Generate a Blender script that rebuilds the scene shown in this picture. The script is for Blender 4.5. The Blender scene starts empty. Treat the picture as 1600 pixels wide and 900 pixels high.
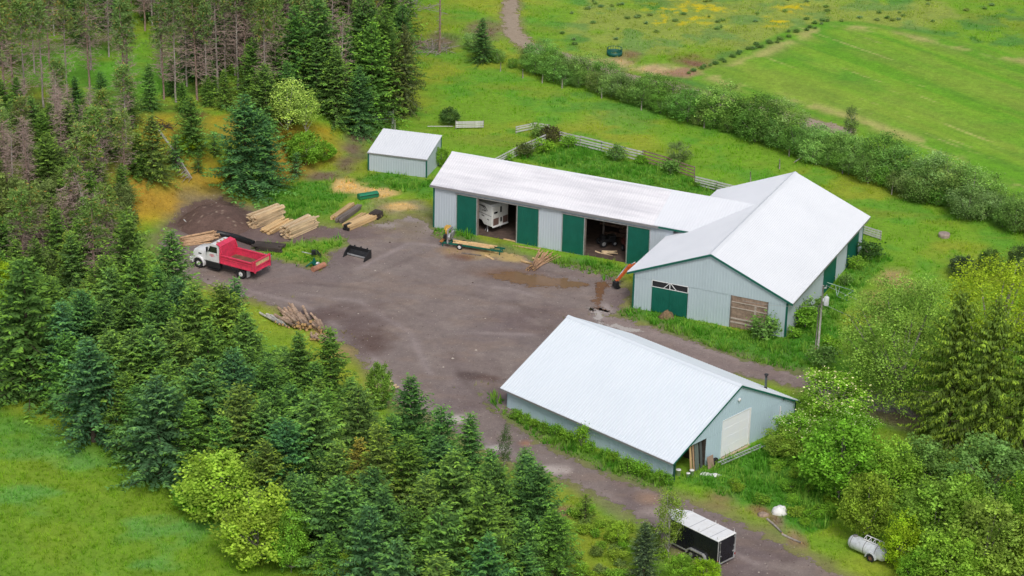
import bpy, math, random
import numpy as np
from mathutils import Vector, Matrix
random.seed(7); RNG = np.random.default_rng(7)
scn = bpy.context.scene
COL = scn.collection
R = math.radians
# ------------------------------------------------------------------ camera
F, TH, ROLL, CAMH = 3600.0, 0.4012, 0.0243, 92.0
CR, SR, CT, ST = math.cos(ROLL), math.sin(ROLL), math.cos(TH), math.sin(TH)
def ray(u, v):
    u -= 800; v -= 450
    u, v = u*CR + v*SR, -u*SR + v*CR
    return Vector((u, F*CT - v*ST, -F*ST - v*CT))
def at(u, v, z=0.0):
    d = ray(u, v); return Vector((0, 0, CAMH)) + d*((z-CAMH)/d.z)
def proj(p):
    x, y, z = p[0], p[1], p[2]-CAMH
    fw = y*CT - z*ST; up = y*ST + z*CT
    u = F*x/fw; v = -F*up/fw
    return 800+u*CR-v*SR, 450+u*SR+v*CR
cam_d = bpy.data.cameras.new('camera'); cam = bpy.data.objects.new('camera', cam_d); COL.objects.link(cam)
rt = Vector((1, 0, 0)); up = Vector((0, ST, CT)); fw = Vector((0, CT, -ST))
rc = rt*CR + up*SR; uc = up*CR - rt*SR
M = Matrix((rc, uc, -fw)).transposed().to_4x4(); M.translation = (0, 0, CAMH)
cam.matrix_world = M
cam_d.sensor_width = 36; cam_d.lens = F/1600*36; cam_d.clip_end = 6000; cam_d.clip_start = 1
scn.camera = cam

# ------------------------------------------------------------------ numpy helpers
def P2(pts, z=0.0): return np.array([at(u, v, z)[:2] for u, v in pts])
def sdpoly(x, y, poly):
    """signed distance, positive inside"""
    d = np.full(x.shape, 1e9); ins = np.zeros(x.shape, bool); n = len(poly)
    for i in range(n):
        ax, ay = poly[i]; bx, by = poly[(i+1) % n]
        ex, ey = bx-ax, by-ay
        t = np.clip(((x-ax)*ex+(y-ay)*ey)/(ex*ex+ey*ey+1e-9), 0, 1)
        d = np.minimum(d, (x-ax-t*ex)**2+(y-ay-t*ey)**2)
        c = ((ay > y) != (by > y)) & (x < (bx-ax)*(y-ay)/(by-ay+1e-12)+ax)
        ins ^= c
    d = np.sqrt(d); return np.where(ins, d, -d)
def dline(x, y, pl):
    d = np.full(x.shape, 1e9)
    for i in range(len(pl)-1):
        ax, ay = pl[i]; bx, by = pl[i+1]; ex, ey = bx-ax, by-ay
        t = np.clip(((x-ax)*ex+(y-ay)*ey)/(ex*ex+ey*ey+1e-9), 0, 1)
        d = np.minimum(d, (x-ax-t*ex)**2+(y-ay-t*ey)**2)
    return np.sqrt(d)
def ss(a, b, x):
    t = np.clip((x-a)/(b-a), 0, 1); return t*t*(3-2*t)
def _h(ix, iy, s):
    n = (ix*374761393 + iy*668265263 + s*974711) & 0x7fffffff
    n = ((n ^ (n >> 13))*1274126177) & 0x7fffffff
    return ((n ^ (n >> 16)) & 0xffff)/65535.0
def vn(x, y, s=0):
    xf = np.floor(x); yf = np.floor(y); ix = xf.astype(np.int64); iy = yf.astype(np.int64)
    fx = x-xf; fy = y-yf; fx = fx*fx*(3-2*fx); fy = fy*fy*(3-2*fy)
    return (_h(ix, iy, s)*(1-fx)+_h(ix+1, iy, s)*fx)*(1-fy)+(_h(ix, iy+1, s)*(1-fx)+_h(ix+1, iy+1, s)*fx)*fy
def fbm(x, y, sc, s=0, o=4):
    r = 0; a = .5; t = 0
    for k in range(o):
        r = r+a*vn(x/sc+17.3*k, y/sc-9.1*k, s+k); t += a; a *= .55; sc *= .5
    return r/t
def lin(r, g, b):
    f = lambda c: (c/255/12.92) if c/255 <= .04045 else ((c/255+.055)/1.055)**2.4
    return np.array([f(r), f(g), f(b)])

# ------------------------------------------------------------------ terrain
TOE = np.vstack([P2([(-260, 470), (0, 425), (140, 405), (258, 348), (330, 322), (392, 302), (500, 268), (548, 240), (572, 205), (648, 178), (660, 120), (640, 40), (610, -60), (560, -250)]),
                 [[-400, 460], [-400, 300]]])
def terr(x, y):
    x = np.asarray(x, float); y = np.asarray(y, float)
    d = sdpoly(x, y, TOE)
    k = ss(-1, 11, d)
    und = (fbm(x, y, 9, 50, 3)-.5)
    far = ss(255, 300, y)
    return 4.6*k + und*(.9*k+.35*far) + .02*np.clip(d-10, 0, 40)
def T(x, y): return float(terr(np.array([x]), np.array([y]))[0])
def ground(u, v):
    z = 0
    for _ in range(12):
        p = at(u, v, z); z = .5*z+.5*T(p.x, p.y)
    p = at(u, v, z); p.z = T(p.x, p.y); return p
def from_top(u, v, h):
    z = 0
    for _ in range(14):
        p = at(u, v, z+h); z = .5*z+.5*T(p.x, p.y)
    p = at(u, v, z+h); return Vector((p.x, p.y, T(p.x, p.y)))

# ------------------------------------------------------------------ materials
def newmat(name):
    m = bpy.data.materials.new(name); m.use_nodes = True
    nt = m.node_tree; nt.nodes.clear()
    out = nt.nodes.new('ShaderNodeOutputMaterial'); b = nt.nodes.new('ShaderNodeBsdfPrincipled')
    nt.links.new(b.outputs[0], out.inputs[0]); return m, nt, b, out
def N(nt, t, **kw):
    n = nt.nodes.new(t)
    for k, v in kw.items():
        if k in n.inputs: n.inputs[k].default_value = v
        else: setattr(n, k, v)
    return n
def noise(nt, scale, detail=4, vec=None, rough=.6):
    n = N(nt, 'ShaderNodeTexNoise'); n.inputs['Scale'].default_value = scale; n.inputs['Detail'].default_value = detail; n.inputs['Roughness'].default_value = rough
    if vec is not None: nt.links.new(vec, n.inputs['Vector'])
    return n.outputs['Fac']
def mixc(nt, fac, a, b, mode='MIX'):
    n = nt.nodes.new('ShaderNodeMix'); n.data_type = 'RGBA'; n.blend_type = mode
    for i, v in ((0, fac), (6, a), (7, b)):
        if hasattr(v, 'is_output'): nt.links.new(v, n.inputs[i])
        else: n.inputs[i].default_value = v if i == 0 else (*v[:3], 1)
    return n.outputs[2]
def ramp(nt, fac, pts):
    n = nt.nodes.new('ShaderNodeValToRGB'); nt.links.new(fac, n.inputs[0]); e = n.color_ramp.elements
    e[0].position, e[0].color = pts[0][0], (*[pts[0][1]]*3, 1); e[1].position, e[1].color = pts[-1][0], (*[pts[-1][1]]*3, 1)
    for p, c in pts[1:-1]:
        q = e.new(p); q.color = (c, c, c, 1)
    return n.outputs[0]
def bump(nt, b, h, s, d=.02):
    n = N(nt, 'ShaderNodeBump', Strength=s, Distance=d); nt.links.new(h, n.inputs['Height']); nt.links.new(n.outputs[0], b.inputs['Normal'])
_mc = {}
def pm(name, col, rough=.6, metal=0, var=.18, scale=3, bmp=.15, dirt=None, spec=.4):
    """painted or weathered surface: noise variation in tone, gloss and bump"""
    if name in _mc: return _mc[name]
    m, nt, b, out = newmat(name)
    tc = N(nt, 'ShaderNodeTexCoord').outputs['Object']
    n1 = noise(nt, scale, 6, tc); n2 = noise(nt, scale*9, 3, tc)
    c = np.array(col)
    base = mixc(nt, ramp(nt, n1, [(.3, 0), (.7, 1)]), c*(1-var), np.minimum(c*(1+var), .9))
    base = mixc(nt, ramp(nt, n2, [(.45, 0), (.75, .5)]), base, c*(1-var*1.4))
    if dirt is not None:
        n3 = noise(nt, scale*1.7, 7, tc, .7)
        base = mixc(nt, ramp(nt, n3, [(.5, 0), (.72, .75)]), base, dirt)
    nt.links.new(base, b.inputs['Base Color'])
    nt.links.new(ramp(nt, n1, [(.2, max(rough-.1, .05)), (.8, min(rough+.15, 1))]), b.inputs['Roughness'])
    b.inputs['Metallic'].default_value = metal; b.inputs['Specular IOR Level'].default_value = spec
    if bmp: bump(nt, b, n2, bmp)
    _mc[name] = m; return m
def vary(m, a=.28):
    nt = m.node_tree; b = next(n for n in nt.nodes if n.type == 'BSDF_PRINCIPLED'); src = b.inputs['Base Color'].links[0].from_socket; oi = N(nt, 'ShaderNodeObjectInfo')
    nt.links.new(mixc(nt, 1.0, src, ramp(nt, oi.outputs['Random'], [(0, 1-a), (1, 1+a*.4)]), 'MULTIPLY'), b.inputs['Base Color'])
def leafmat(name, trans=.3, var=.5):
    m, nt, b, out = newmat(name)
    oi = N(nt, 'ShaderNodeObjectInfo'); a = N(nt, 'ShaderNodeAttribute'); a.attribute_name = 'tint'
    c = mixc(nt, 1.0, oi.outputs['Color'], a.outputs['Color'], 'MULTIPLY')
    geo = N(nt, 'ShaderNodeNewGeometry')
    n1 = noise(nt, .9, 3, geo.outputs['Position'])
    c = mixc(nt, ramp(nt, n1, [(.35, 0), (.65, var)]), c, mixc(nt, 1.0, c, (1.2, 1.2, .9), 'MULTIPLY'))
    nt.links.new(c, b.inputs['Base Color']); b.inputs['Roughness'].default_value = .7; b.inputs['Specular IOR Level'].default_value = .08
    t = N(nt, 'ShaderNodeBsdfTranslucent'); nt.links.new(mixc(nt, 1.0, c, (1.1, 1.25, .6), 'MULTIPLY'), t.inputs['Color'])
    mx = N(nt, 'ShaderNodeMixShader', Fac=trans); nt.links.new(b.outputs[0], mx.inputs[1]); nt.links.new(t.outputs[0], mx.inputs[2]); nt.links.new(mx.outputs[0], out.inputs[0])
    return m
LEAF = leafmat('foliage_leaves', .22, .4); NEEDLE = leafmat('spruce_needles', .18, .4)
BARK = pm('bark_brown', (.10, .075, .06), .9, var=.4, scale=4, bmp=.5)
BARKP = pm('bark_reddish', (.30, .21, .17), .9, var=.4, scale=4, bmp=.5)
BARKG = pm('bark_grey', (.34, .30, .265), .9, var=.35, scale=4, bmp=.4)
BARKW = pm('bark_pale', (.45, .43, .38), .85, var=.4, scale=6, bmp=.3)
DEADT = pm('dead_twigs', (.42, .31, .265), .9, var=.35, scale=2, bmp=0)
WHITEP = pm('white_paint', (.80, .80, .80), .45, var=.05, scale=1.2, dirt=(.70, .68, .65))
GREENP = pm('green_steel', (.004, .115, .080), .5, var=.14, scale=1.2, bmp=.05)
GREYTRIM = pm('grey_fascia', (.24, .235, .235), .6, var=.12)
WOODN = pm('fresh_lumber', (.72, .48, .24), .8, var=.3, scale=2.5, bmp=.3)
WOODP = pm('pale_lumber', (.78, .56, .345), .8, var=.25, scale=3, bmp=.3)
WOODG = pm('weathered_boards', (.23, .19, .165), .9, var=.4, scale=2.2, bmp=.4)
WOODD = pm('dark_timber', (.075, .058, .05), .9, var=.5, scale=3, bmp=.4)
LOGM = pm('log_bark', (.42, .29, .205), .9, var=.5, scale=3, bmp=.6, dirt=(.56, .43, .32))
LOGE = pm('log_end_grain', (.58, .36, .17), .85, var=.25, scale=6, bmp=.2)
for m_ in (WOODN, WOODP, WOODG, WOODD, LOGM): vary(m_)
RUBBER = pm('tyre_rubber', (.022, .022, .024), .8, var=.3, scale=6)
BLACKP = pm('black_steel', (.018, .019, .022), .4, var=.3, scale=3, dirt=(.06, .055, .05))
GALV = pm('galvanised_steel', (.55, .56, .57), .42, .55, var=.2, scale=3)
GLASS = pm('dark_glass', (.015, .02, .025), .08, var=.1, bmp=0, spec=.8)
CONC = pm('concrete_grey', (.36, .33, .30), .9, var=.25, scale=3, bmp=.4)

def steel_sheet(name, col, stain, stainamt, sc=(1, 1, 1), fine=0.0):
    m, nt, b, out = newmat(name)
    tc = N(nt, 'ShaderNodeTexCoord'); mp = N(nt, 'ShaderNodeMapping'); mp.inputs['Scale'].default_value = sc
    nt.links.new(tc.outputs['Object'], mp.inputs[0])
    n1 = noise(nt, 1.0, 5, mp.outputs[0]); n2 = noise(nt, .22, 3, tc.outputs['Object'])
    c = np.array(col)
    base = mixc(nt, ramp(nt, n1, [(.42, 0), (.68, stainamt)]), c, stain)
    base = mixc(nt, ramp(nt, n2, [(.35, 0), (.65, .35)]), base, c*.94)
    nt.links.new(base, b.inputs['Base Color']); b.inputs['Roughness'].default_value = .5; b.inputs['Specular IOR Level'].default_value = .35
    bump(nt, b, noise(nt, 3, 2, tc.outputs['Object']), .08, .03)
    return m
ROOF_W = steel_sheet('white_steel_roof', (.75, .765, .80), (.66, .68, .72), .35, (.25, .25, .25))
ROOF_C = steel_sheet('pale_blue_steel_roof', (.715, .765, .815), (.65, .71, .77), .4, (.3, .3, .3))
ROOF_A = steel_sheet('stained_white_roof', (.80, .785, .81), (.52, .51, .55), .85, (.13, 1.1, 1.1))
WALL_A = steel_sheet('pale_grey_siding', (.50, .56, .62), (.42, .47, .52), .3, (.5, .5, .2))
WALL_B = steel_sheet('blue_grey_siding', (.47, .56, .60), (.41, .49, .525), .35, (.6, .6, .2))
WALL_C = steel_sheet('steel_blue_siding', (.50, .64, .72), (.44, .56, .63), .35, (.6, .6, .2))

# ------------------------------------------------------------------ mesh builder
def link(o, parent=None):
    COL.objects.link(o)
    if parent is not None: o.parent = parent
    return o
def rawmesh(name, V, Fq, mats, tint=None, smooth=False, midx=None):
    V = np.asarray(V, np.float32); Fq = np.asarray(Fq, np.int32)
    me = bpy.data.meshes.new(name); k = Fq.shape[1]
    me.vertices.add(len(V)); me.vertices.foreach_set('co', V.ravel())
    me.loops.add(Fq.size); me.loops.foreach_set('vertex_index', Fq.ravel())
    me.polygons.add(len(Fq)); me.polygons.foreach_set('loop_start', np.arange(0, Fq.size, k, dtype=np.int32))
    if smooth: me.polygons.foreach_set('use_smooth', np.ones(len(Fq), bool))
    for m in (mats if isinstance(mats, (list, tuple)) else [mats]): me.materials.append(m)
    if midx is not None: me.polygons.foreach_set('material_index', np.asarray(midx, np.int32))
    me.update(calc_edges=True)
    if tint is not None:
        a = me.attributes.new('tint', 'FLOAT_COLOR', 'POINT')
        t = np.ones((len(V), 4), np.float32); t[:, :3] = tint; a.data.foreach_set('color', t.ravel())
    return me
class MB:
    def __init__(s): s.v = []; s.f = []; s.mi = []; s.sm = []
    def add(s, V, Fs, mi=0, sm=False):
        o = len(s.v); s.v += [tuple(p) for p in V]
        for f in Fs: s.f.append(tuple(i+o for i in f)); s.mi.append(mi); s.sm.append(sm)
    def box(s, c, d, rz=0, mi=0, ry=0, rx=0):
        m = Matrix.Rotation(rz, 3, 'Z') @ Matrix.Rotation(ry, 3, 'Y') @ Matrix.Rotation(rx, 3, 'X'); c = Vector(c)
        V = [c + m @ Vector((d[0]/2*i, d[1]/2*j, d[2]/2*k)) for k in (-1, 1) for j in (-1, 1) for i in (-1, 1)]
        s.add(V, [(0, 2, 3, 1), (4, 5, 7, 6), (0, 1, 5, 4), (2, 6, 7, 3), (0, 4, 6, 2), (1, 3, 7, 5)], mi); return s
    def b2(s, a, b, mi=0):
        return s.box([(a[i]+b[i])/2 for i in range(3)], [abs(b[i]-a[i]) for i in range(3)], mi=mi)
    def prism(s, poly, ext, mi=0):
        n = len(poly); e = Vector(ext); V = [Vector(p) for p in poly]+[Vector(p)+e for p in poly]
        s.add(V, [tuple(range(n))[::-1], tuple(range(n, 2*n))]+[(i, (i+1) % n, n+(i+1) % n, n+i) for i in range(n)], mi); return s
    def tube(s, pts, rad, n=6, mi=0, sm=True, caps=True, capmi=None):
        pts = [Vector(p) for p in pts]; rad = rad if isinstance(rad, (list, tuple)) else [rad]*len(pts)
        o = []; 
        for i, p in enumerate(pts):
            t = (pts[min(i+1, len(pts)-1)]-pts[max(i-1, 0)]).normalized()
            a = t.cross(Vector((0, 0, 1)) if abs(t.z) < .9 else Vector((1, 0, 0))).normalized(); b = t.cross(a)
            o += [p + (a*math.cos(2*math.pi*k/n)+b*math.sin(2*math.pi*k/n))*rad[i] for k in range(n)]
        Fs = [(i*n+k, i*n+(k+1) % n, (i+1)*n+(k+1) % n, (i+1)*n+k) for i in range(len(pts)-1) for k in range(n)]
        s.add(o, Fs, mi, sm)
        if caps:
            L = len(pts)-1; q = len(s.v)-len(o)
            for f in (tuple(q+k for k in range(n)), tuple(q+L*n+k for k in range(n))[::-1]):
                s.f.append(f); s.mi.append(mi if capmi is None else capmi); s.sm.append(False)
        return s
    def lathe(s, prof, c, axis='Z', n=20, mi=0):
        c = Vector(c); V = []
        for r, h in prof:
            for k in range(n):
                a = 2*math.pi*k/n; p = Vector((r*math.cos(a), r*math.sin(a), h))
                if axis == 'Y': p = Vector((p.x, p.z, p.y))
                if axis == 'X': p = Vector((p.z, p.x, p.y))
                V.append(c+p)
        s.add(V, [(i*n+k, i*n+(k+1) % n, (i+1)*n+(k+1) % n, (i+1)*n+k) for i in range(len(prof)-1) for k in range(n)], mi, True); return s
    def mesh(s, name, mats):
        me = bpy.data.meshes.new(name); me.from_pydata([tuple(p) for p in s.v], [], s.f)
        for m in (mats if isinstance(mats, (list, tuple)) else [mats]): me.materials.append(m)
        me.polygons.foreach_set('material_index', s.mi); me.polygons.foreach_set('use_smooth', s.sm); me.update()
        return me
    def build(s, name, mats, parent=None, bev=0, loc=None):
        o = link(bpy.data.objects.new(name, s.mesh(name, mats)), parent)
        if bev:
            b = o.modifiers.new('bevel', 'BEVEL'); b.width = bev; b.segments = 2; b.limit_method = 'ANGLE'
        if loc is not None: o.location = loc
        return o
def tag(o, label=None, cat=None, group=None, kind=None):
    if label: o['label'] = label
    if cat: o['category'] = cat
    if group: o['group'] = group
    if kind: o['kind'] = kind
    return o
def thing(name, label, cat, loc=(0, 0, 0), rz=0, group=None):
    o = link(bpy.data.objects.new(name, None)); o.empty_display_size = .3; o.location = loc; o.rotation_euler = (0, 0, rz)
    return tag(o, label, cat, group)
def yaw(a, b): return math.atan2(b[1]-a[1], b[0]-a[0])

# ------------------------------------------------------------------ plan: outlines from the survey
YARD = P2([(262, 352), (300, 322), (345, 312), (395, 330), (430, 345), (475, 352), (520, 358), (548, 354), (596, 349), (640, 338), (664, 344), (682, 372), (745, 384), (850, 408), (905, 420), (958, 432), (985, 462), (962, 490), (940, 505), (960, 560), (900, 610), (800, 650), (764, 640), (742, 612), (748, 640), (700, 665), (640, 640), (600, 610), (575, 580), (558, 545), (520, 528), (490, 500), (400, 468), (372, 462), (330, 445), (280, 430), (250, 385)])
ISLAND = P2([(395, 384), (425, 380), (470, 378), (500, 372), (540, 372), (548, 384), (515, 396), (520, 408), (500, 424), (470, 416), (430, 408), (405, 400)])
ROAD = P2([(640, 600), (742, 606), (770, 640), (835, 690), (960, 748), (1045, 775), (1150, 815), (1325, 905), (1500, 990), (1300, 1010), (1110, 890), (1040, 850), (985, 800), (930, 770), (850, 738), (770, 712), (690, 660)])
LANE = P2([(930, 488), (965, 497), (1010, 510), (1060, 527), (1110, 545), (1160, 563), (1215, 577), (1275, 592), (1340, 612), (1420, 628), (1430, 652), (1350, 640), (1300, 622), (1270, 610), (1180, 590), (1100, 575), (1000, 545), (940, 530)])
TRACK = P2([(797, -20), (812, -20), (806, 20), (812, 50), (838, 72), (880, 84), (930, 97), (985, 118), (1045, 128), (1110, 148), (1210, 172), (1265, 186), (1330, 203), (1328, 212), (1255, 198), (1195, 186), (1100, 160), (1040, 138), (980, 128), (925, 110), (870, 95), (822, 80), (792, 55), (786, 20)])
MOWN = P2([(1070, 122), (1120, 95), (1180, 68), (1240, 42), (1290, 32), (1345, 33), (1400, 42), (1500, 62), (1640, 92), (1760, 120), (1760, 380), (1640, 330), (1500, 270), (1400, 225), (1300, 190), (1200, 160), (1120, 140)])
MEADOW = P2([(-120, 640), (0, 632), (100, 668), (190, 730), (280, 765), (350, 800), (420, 850), (480, 905), (480, 1000), (-200, 1000)])
BANKO = [np.array([ground(*w)[:2] for w in q]) for q in ([(205, 268), (250, 290), (330, 300), (380, 320), (340, 330), (262, 345), (210, 350), (185, 320)], [(195, 190), (265, 180), (280, 215), (230, 240)], [(330, 180), (352, 180), (352, 205), (325, 200)], [(435, 195), (520, 200), (515, 250), (440, 285), (425, 240)], [(300, 230), (380, 280), (330, 300), (290, 280)])]
MOUND = P2([(262, 352), (300, 322), (345, 312), (385, 325), (392, 345), (370, 365), (310, 368)])
WEEDS = [P2(q) for q in ([(985, 478), (1240, 530), (1275, 545), (1260, 580), (1180, 575), (1090, 540), (1010, 508), (955, 492)], [(770, 610), (792, 640), (1050, 750), (1050, 772), (980, 755), (880, 715), (790, 670), (755, 635)], [(1060, 752), (1170, 700), (1250, 665), (1330, 700), (1340, 790), (1270, 830), (1200, 790), (1120, 770)], [(1230, 520), (1350, 390), (1400, 400), (1330, 470), (1290, 560), (1260, 560)], [(860, 400), (975, 418), (985, 425), (955, 440), (880, 418)], [(680, 352), (745, 366), (745, 378), (675, 368)], [(395, 290), (540, 285), (610, 270), (680, 285), (660, 300), (560, 300), (520, 330), (470, 345), (420, 335)], [(800, 245), (900, 225), (1080, 275), (1140, 300), (1100, 310), (900, 270)])]
_gc = {}
def gpt(u, v):
    if (u, v) not in _gc: _gc[(u, v)] = ground(u, v)
    return _gc[(u, v)]
def ell(x, y, u, v, ru, rv, s=11):
    """ellipse patch in plan round the spot (u,v); radii in metres across / along the view"""
    p = gpt(u, v); n = (fbm(x, y, 2.2, s)-.5)*1.5
    return np.clip(1.25-np.sqrt(((x-p.x)/ru)**2+((y-p.y)/rv)**2)+n, 0, 1)
def mix(c, w, col):
    w = np.clip(w, 0, 1)[..., None]; return c*(1-w)+np.array(col)*w
C_GRASS, C_LUSH, C_YEL, C_OLIVE = lin(122, 163, 44), lin(98, 158, 48), lin(152, 164, 50), lin(138, 150, 54)
C_SAND, C_DIRT, C_ORANGE = lin(205, 178, 130), lin(128, 108, 92), lin(176, 152, 44)
GRASSG = .92
sdir = at(1600, 205)-at(1300, 95); SDX, SDY = -sdir.y/sdir.length, sdir.x/sdir.length
def gcol(x, y):
    x = np.asarray(x, float); y = np.asarray(y, float)
    n1 = fbm(x, y, 14, 1); n2 = fbm(x, y, 4, 2); n3 = fbm(x, y, 1.3, 3, 3)
    a = fbm(x*.5+y*.2, y*1.6, 7, 4)
    c = np.ones(x.shape+(3,))*C_GRASS
    c = mix(c, ss(.45, .66, n1)*.9, C_YEL); c = mix(c, ss(.5, .7, n2)*.7, C_LUSH); c = mix(c, ss(.52, .72, a)*.6, C_OLIVE)
    # mown field, streaked along the mowing direction
    d = sdpoly(x, y, MOWN); w = ss(-.6, 1, d)
    s = x*SDX+y*SDY; tt = x*(-SDY)+y*SDX
    st = fbm(s*1.0, tt*.06, 1.5, 21); st2 = fbm(s, tt*.1, 5, 22)
    m = np.ones(c.shape)*lin(108, 162, 36); m = mix(m, ss(.42, .62, st)*.7, lin(136, 172, 50)); m = mix(m, ss(.46, .66, st2)*.6, lin(146, 168, 62)); m = mix(m, ss(.5, .65, n1)*.65, lin(84, 152, 36)); m = mix(m, ss(.5, .62, fbm(s, tt*.05, .7, 27))*.35, lin(92, 138, 44)); m = mix(m, ss(.5, .68, n2)*.4, lin(124, 150, 56))
    m = mix(m, ss(.73, .83, fbm(s*1.0, tt*.05, .9, 25))*.6, lin(196, 190, 118))
    edge = np.exp(-((d-3.2)/1.3)**2)*ss(.4, .6, n2); m = mix(m, edge*.7, lin(190, 178, 112))
    c = c*(1-w[..., None])+m*w[..., None]
    far = ss(262, 285, y)*(1-w)*ss(0, 10, x)
    c = mix(c, far*ss(.48, .62, n2)*.5, lin(82, 132, 66)); c = mix(c, far*ss(.5, .6, n1)*.4, lin(146, 164, 92))
    for u, v, ru, rv in ((1070, 22, 6, 6), (1040, 32, 3, 3), (1090, 12, 4, 5), (1245, 14, 3, 3), (1210, 35, 3, 3)):
        c = mix(c, ell(x, y, u, v, ru, rv, 31)*ss(.52, .62, n3)*1.0, lin(198, 182, 30))
    for u, v, ru, rv, col in ((968, 96, 1.6, 2.2, C_SAND), (1035, 109, 4.5, 2.2, C_SAND), (1085, 98, 2.6, 3, lin(140, 104, 84)), (985, 87, 2.5, 2.5, lin(140, 120, 84)), (930, 97, 2.4, 2, C_SAND), (1062, 113, 2.8, 1.8, lin(165, 130, 105)),
                               (1400, 440, 2.4, 3.2, lin(168, 150, 98)), (1365, 480, 2, 4, lin(160, 148, 86)), (1337, 415, 1.2, 1.6, lin(140, 96, 72)), (690, 65, 3, 4, C_DIRT), (760, 50, 3, 5, C_DIRT*1.1), (640, 66, 2, 5, C_DIRT),
                               (545, 292, 2.4, 2.6, lin(206, 170, 104)), (590, 300, 2.2, 1.8, lin(200, 168, 110)), (500, 275, 3, 2.2, C_DIRT), (610, 325, 3, 3, lin(150, 138, 106)), (650, 325, 2.5, 2.2, lin(150, 142, 110)), (575, 300, 3.5, 1.4, lin(190, 160, 108)), (555, 215, 2.2, 6, C_DIRT), (545, 250, 2, 4, C_DIRT*.9),
                               (1225, 800, .9, 1.3, C_DIRT), (1215, 815, .6, 1.6, C_DIRT*1.2), (1240, 845, .6, 1.6, lin(160, 130, 105)), (1255, 850, .5, 1.2, lin(150, 120, 95)), (1130, 775, 1.6, 1.8, lin(150, 128, 88)), (1190, 795, 1.2, 1.4, lin(150, 118, 88)), (1115, 790, 2.2, 1, lin(148, 138, 80)),
                               (870, 800, 1.6, 1.4, lin(160, 128, 98)), (885, 798, .9, 1, lin(165, 128, 100)), (1420, 645, 3, 4, lin(130, 110, 95)), (1150, 548, 2, 1.5, lin(140, 118, 90)), (1220, 545, 1.8, 1.6, lin(128, 106, 80)), (505, 520, 2.2, 2.2, lin(196, 160, 96)), (545, 545, 1.6, 3.5, lin(176, 146, 96)), (605, 605, 1.6, 3, lin(180, 160, 125)), (270, 215, 2, 3, lin(95, 62, 48)), (310, 180, 2, 2, lin(100, 70, 50))):
        c = mix(c, ell(x, y, u, v, ru, rv)*.95, col)
    # bottom-left meadow: long grass laid over in bluish swathes
    w = ss(-1.5, 2, sdpoly(x, y, MEADOW))
    m = np.ones(c.shape)*lin(120, 156, 44); b1 = fbm(x*.55+y*.5, y-x*.35, 4.5, 41)
    m = mix(m, ss(.47, .68, b1)*.85, lin(112, 164, 78)); m = mix(m, ss(.5, .7, n2)*.3, lin(140, 156, 46)); m = mix(m, ss(.56, .7, n1)*.5, lin(94, 138, 38))
    c = c*(1-w[..., None])+m*w[..., None]
    for q in WEEDS:
        w = ss(-.8, .8, sdpoly(x, y, q)+(n2-.5)*3); c = mix(c, w*.8, lin(78, 138, 44)*(.75+.5*n3.mean()))
    for u, v, ru, rv in ((545, 292, 2.2, 2.0), (592, 302, 2.0, 1.4), (572, 297, 2.6, 1.2), (625, 322, 2, 1.2)): c = mix(c, ell(x, y, u, v, ru, rv, 17)*1.3, lin(222, 186, 122))
    # forest floor and ochre bank
    w = ss(2, 9, sdpoly(x, y, TOE)); c = mix(c, w*ss(.40, .58, n2)*.55*(y < 300), lin(98, 92, 50))
    for u, v, ru, rv in ((230, 120, 7, 9), (150, 110, 9, 10), (90, 100, 6, 9), (265, 125, 4, 7)): c = mix(c, ell(x, y, u, v, ru, rv)*.95, lin(110, 170, 52))
    for q in BANKO:
        w = ss(-2, 1.2, sdpoly(x, y, q)+(n2-.5)*4); o = mix(np.ones(c.shape)*C_ORANGE, ss(.45, .65, n2)*.7, lin(150, 152, 48)); o = mix(o, ss(.55, .7, n1)*.6, lin(170, 130, 58))
        c = c*(1-w[..., None])+o*w[..., None]
    w = ss(-1, .8, sdpoly(x, y, MOUND)+(n3-.5)*2); c = mix(c, w, lin(112, 92, 84))
    # worn margin where the gravel thins out
    e = np.maximum(sdpoly(x, y, YARD), np.maximum(sdpoly(x, y, ROAD), sdpoly(x, y, LANE)))
    c = mix(c, ss(-2.4, -.1, e+(n2-.5)*3.2)*.75*(1-ss(0, 1.5, sdpoly(x, y, ISLAND))), lin(134, 122, 92))
    tr = sdpoly(x, y, TRACK); c = mix(c, ss(-1.4, .2, tr+(n2-.5)*2)*.7, lin(150, 136, 96))
    return c*(.84+.32*n3[..., None])*GRASSG

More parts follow.
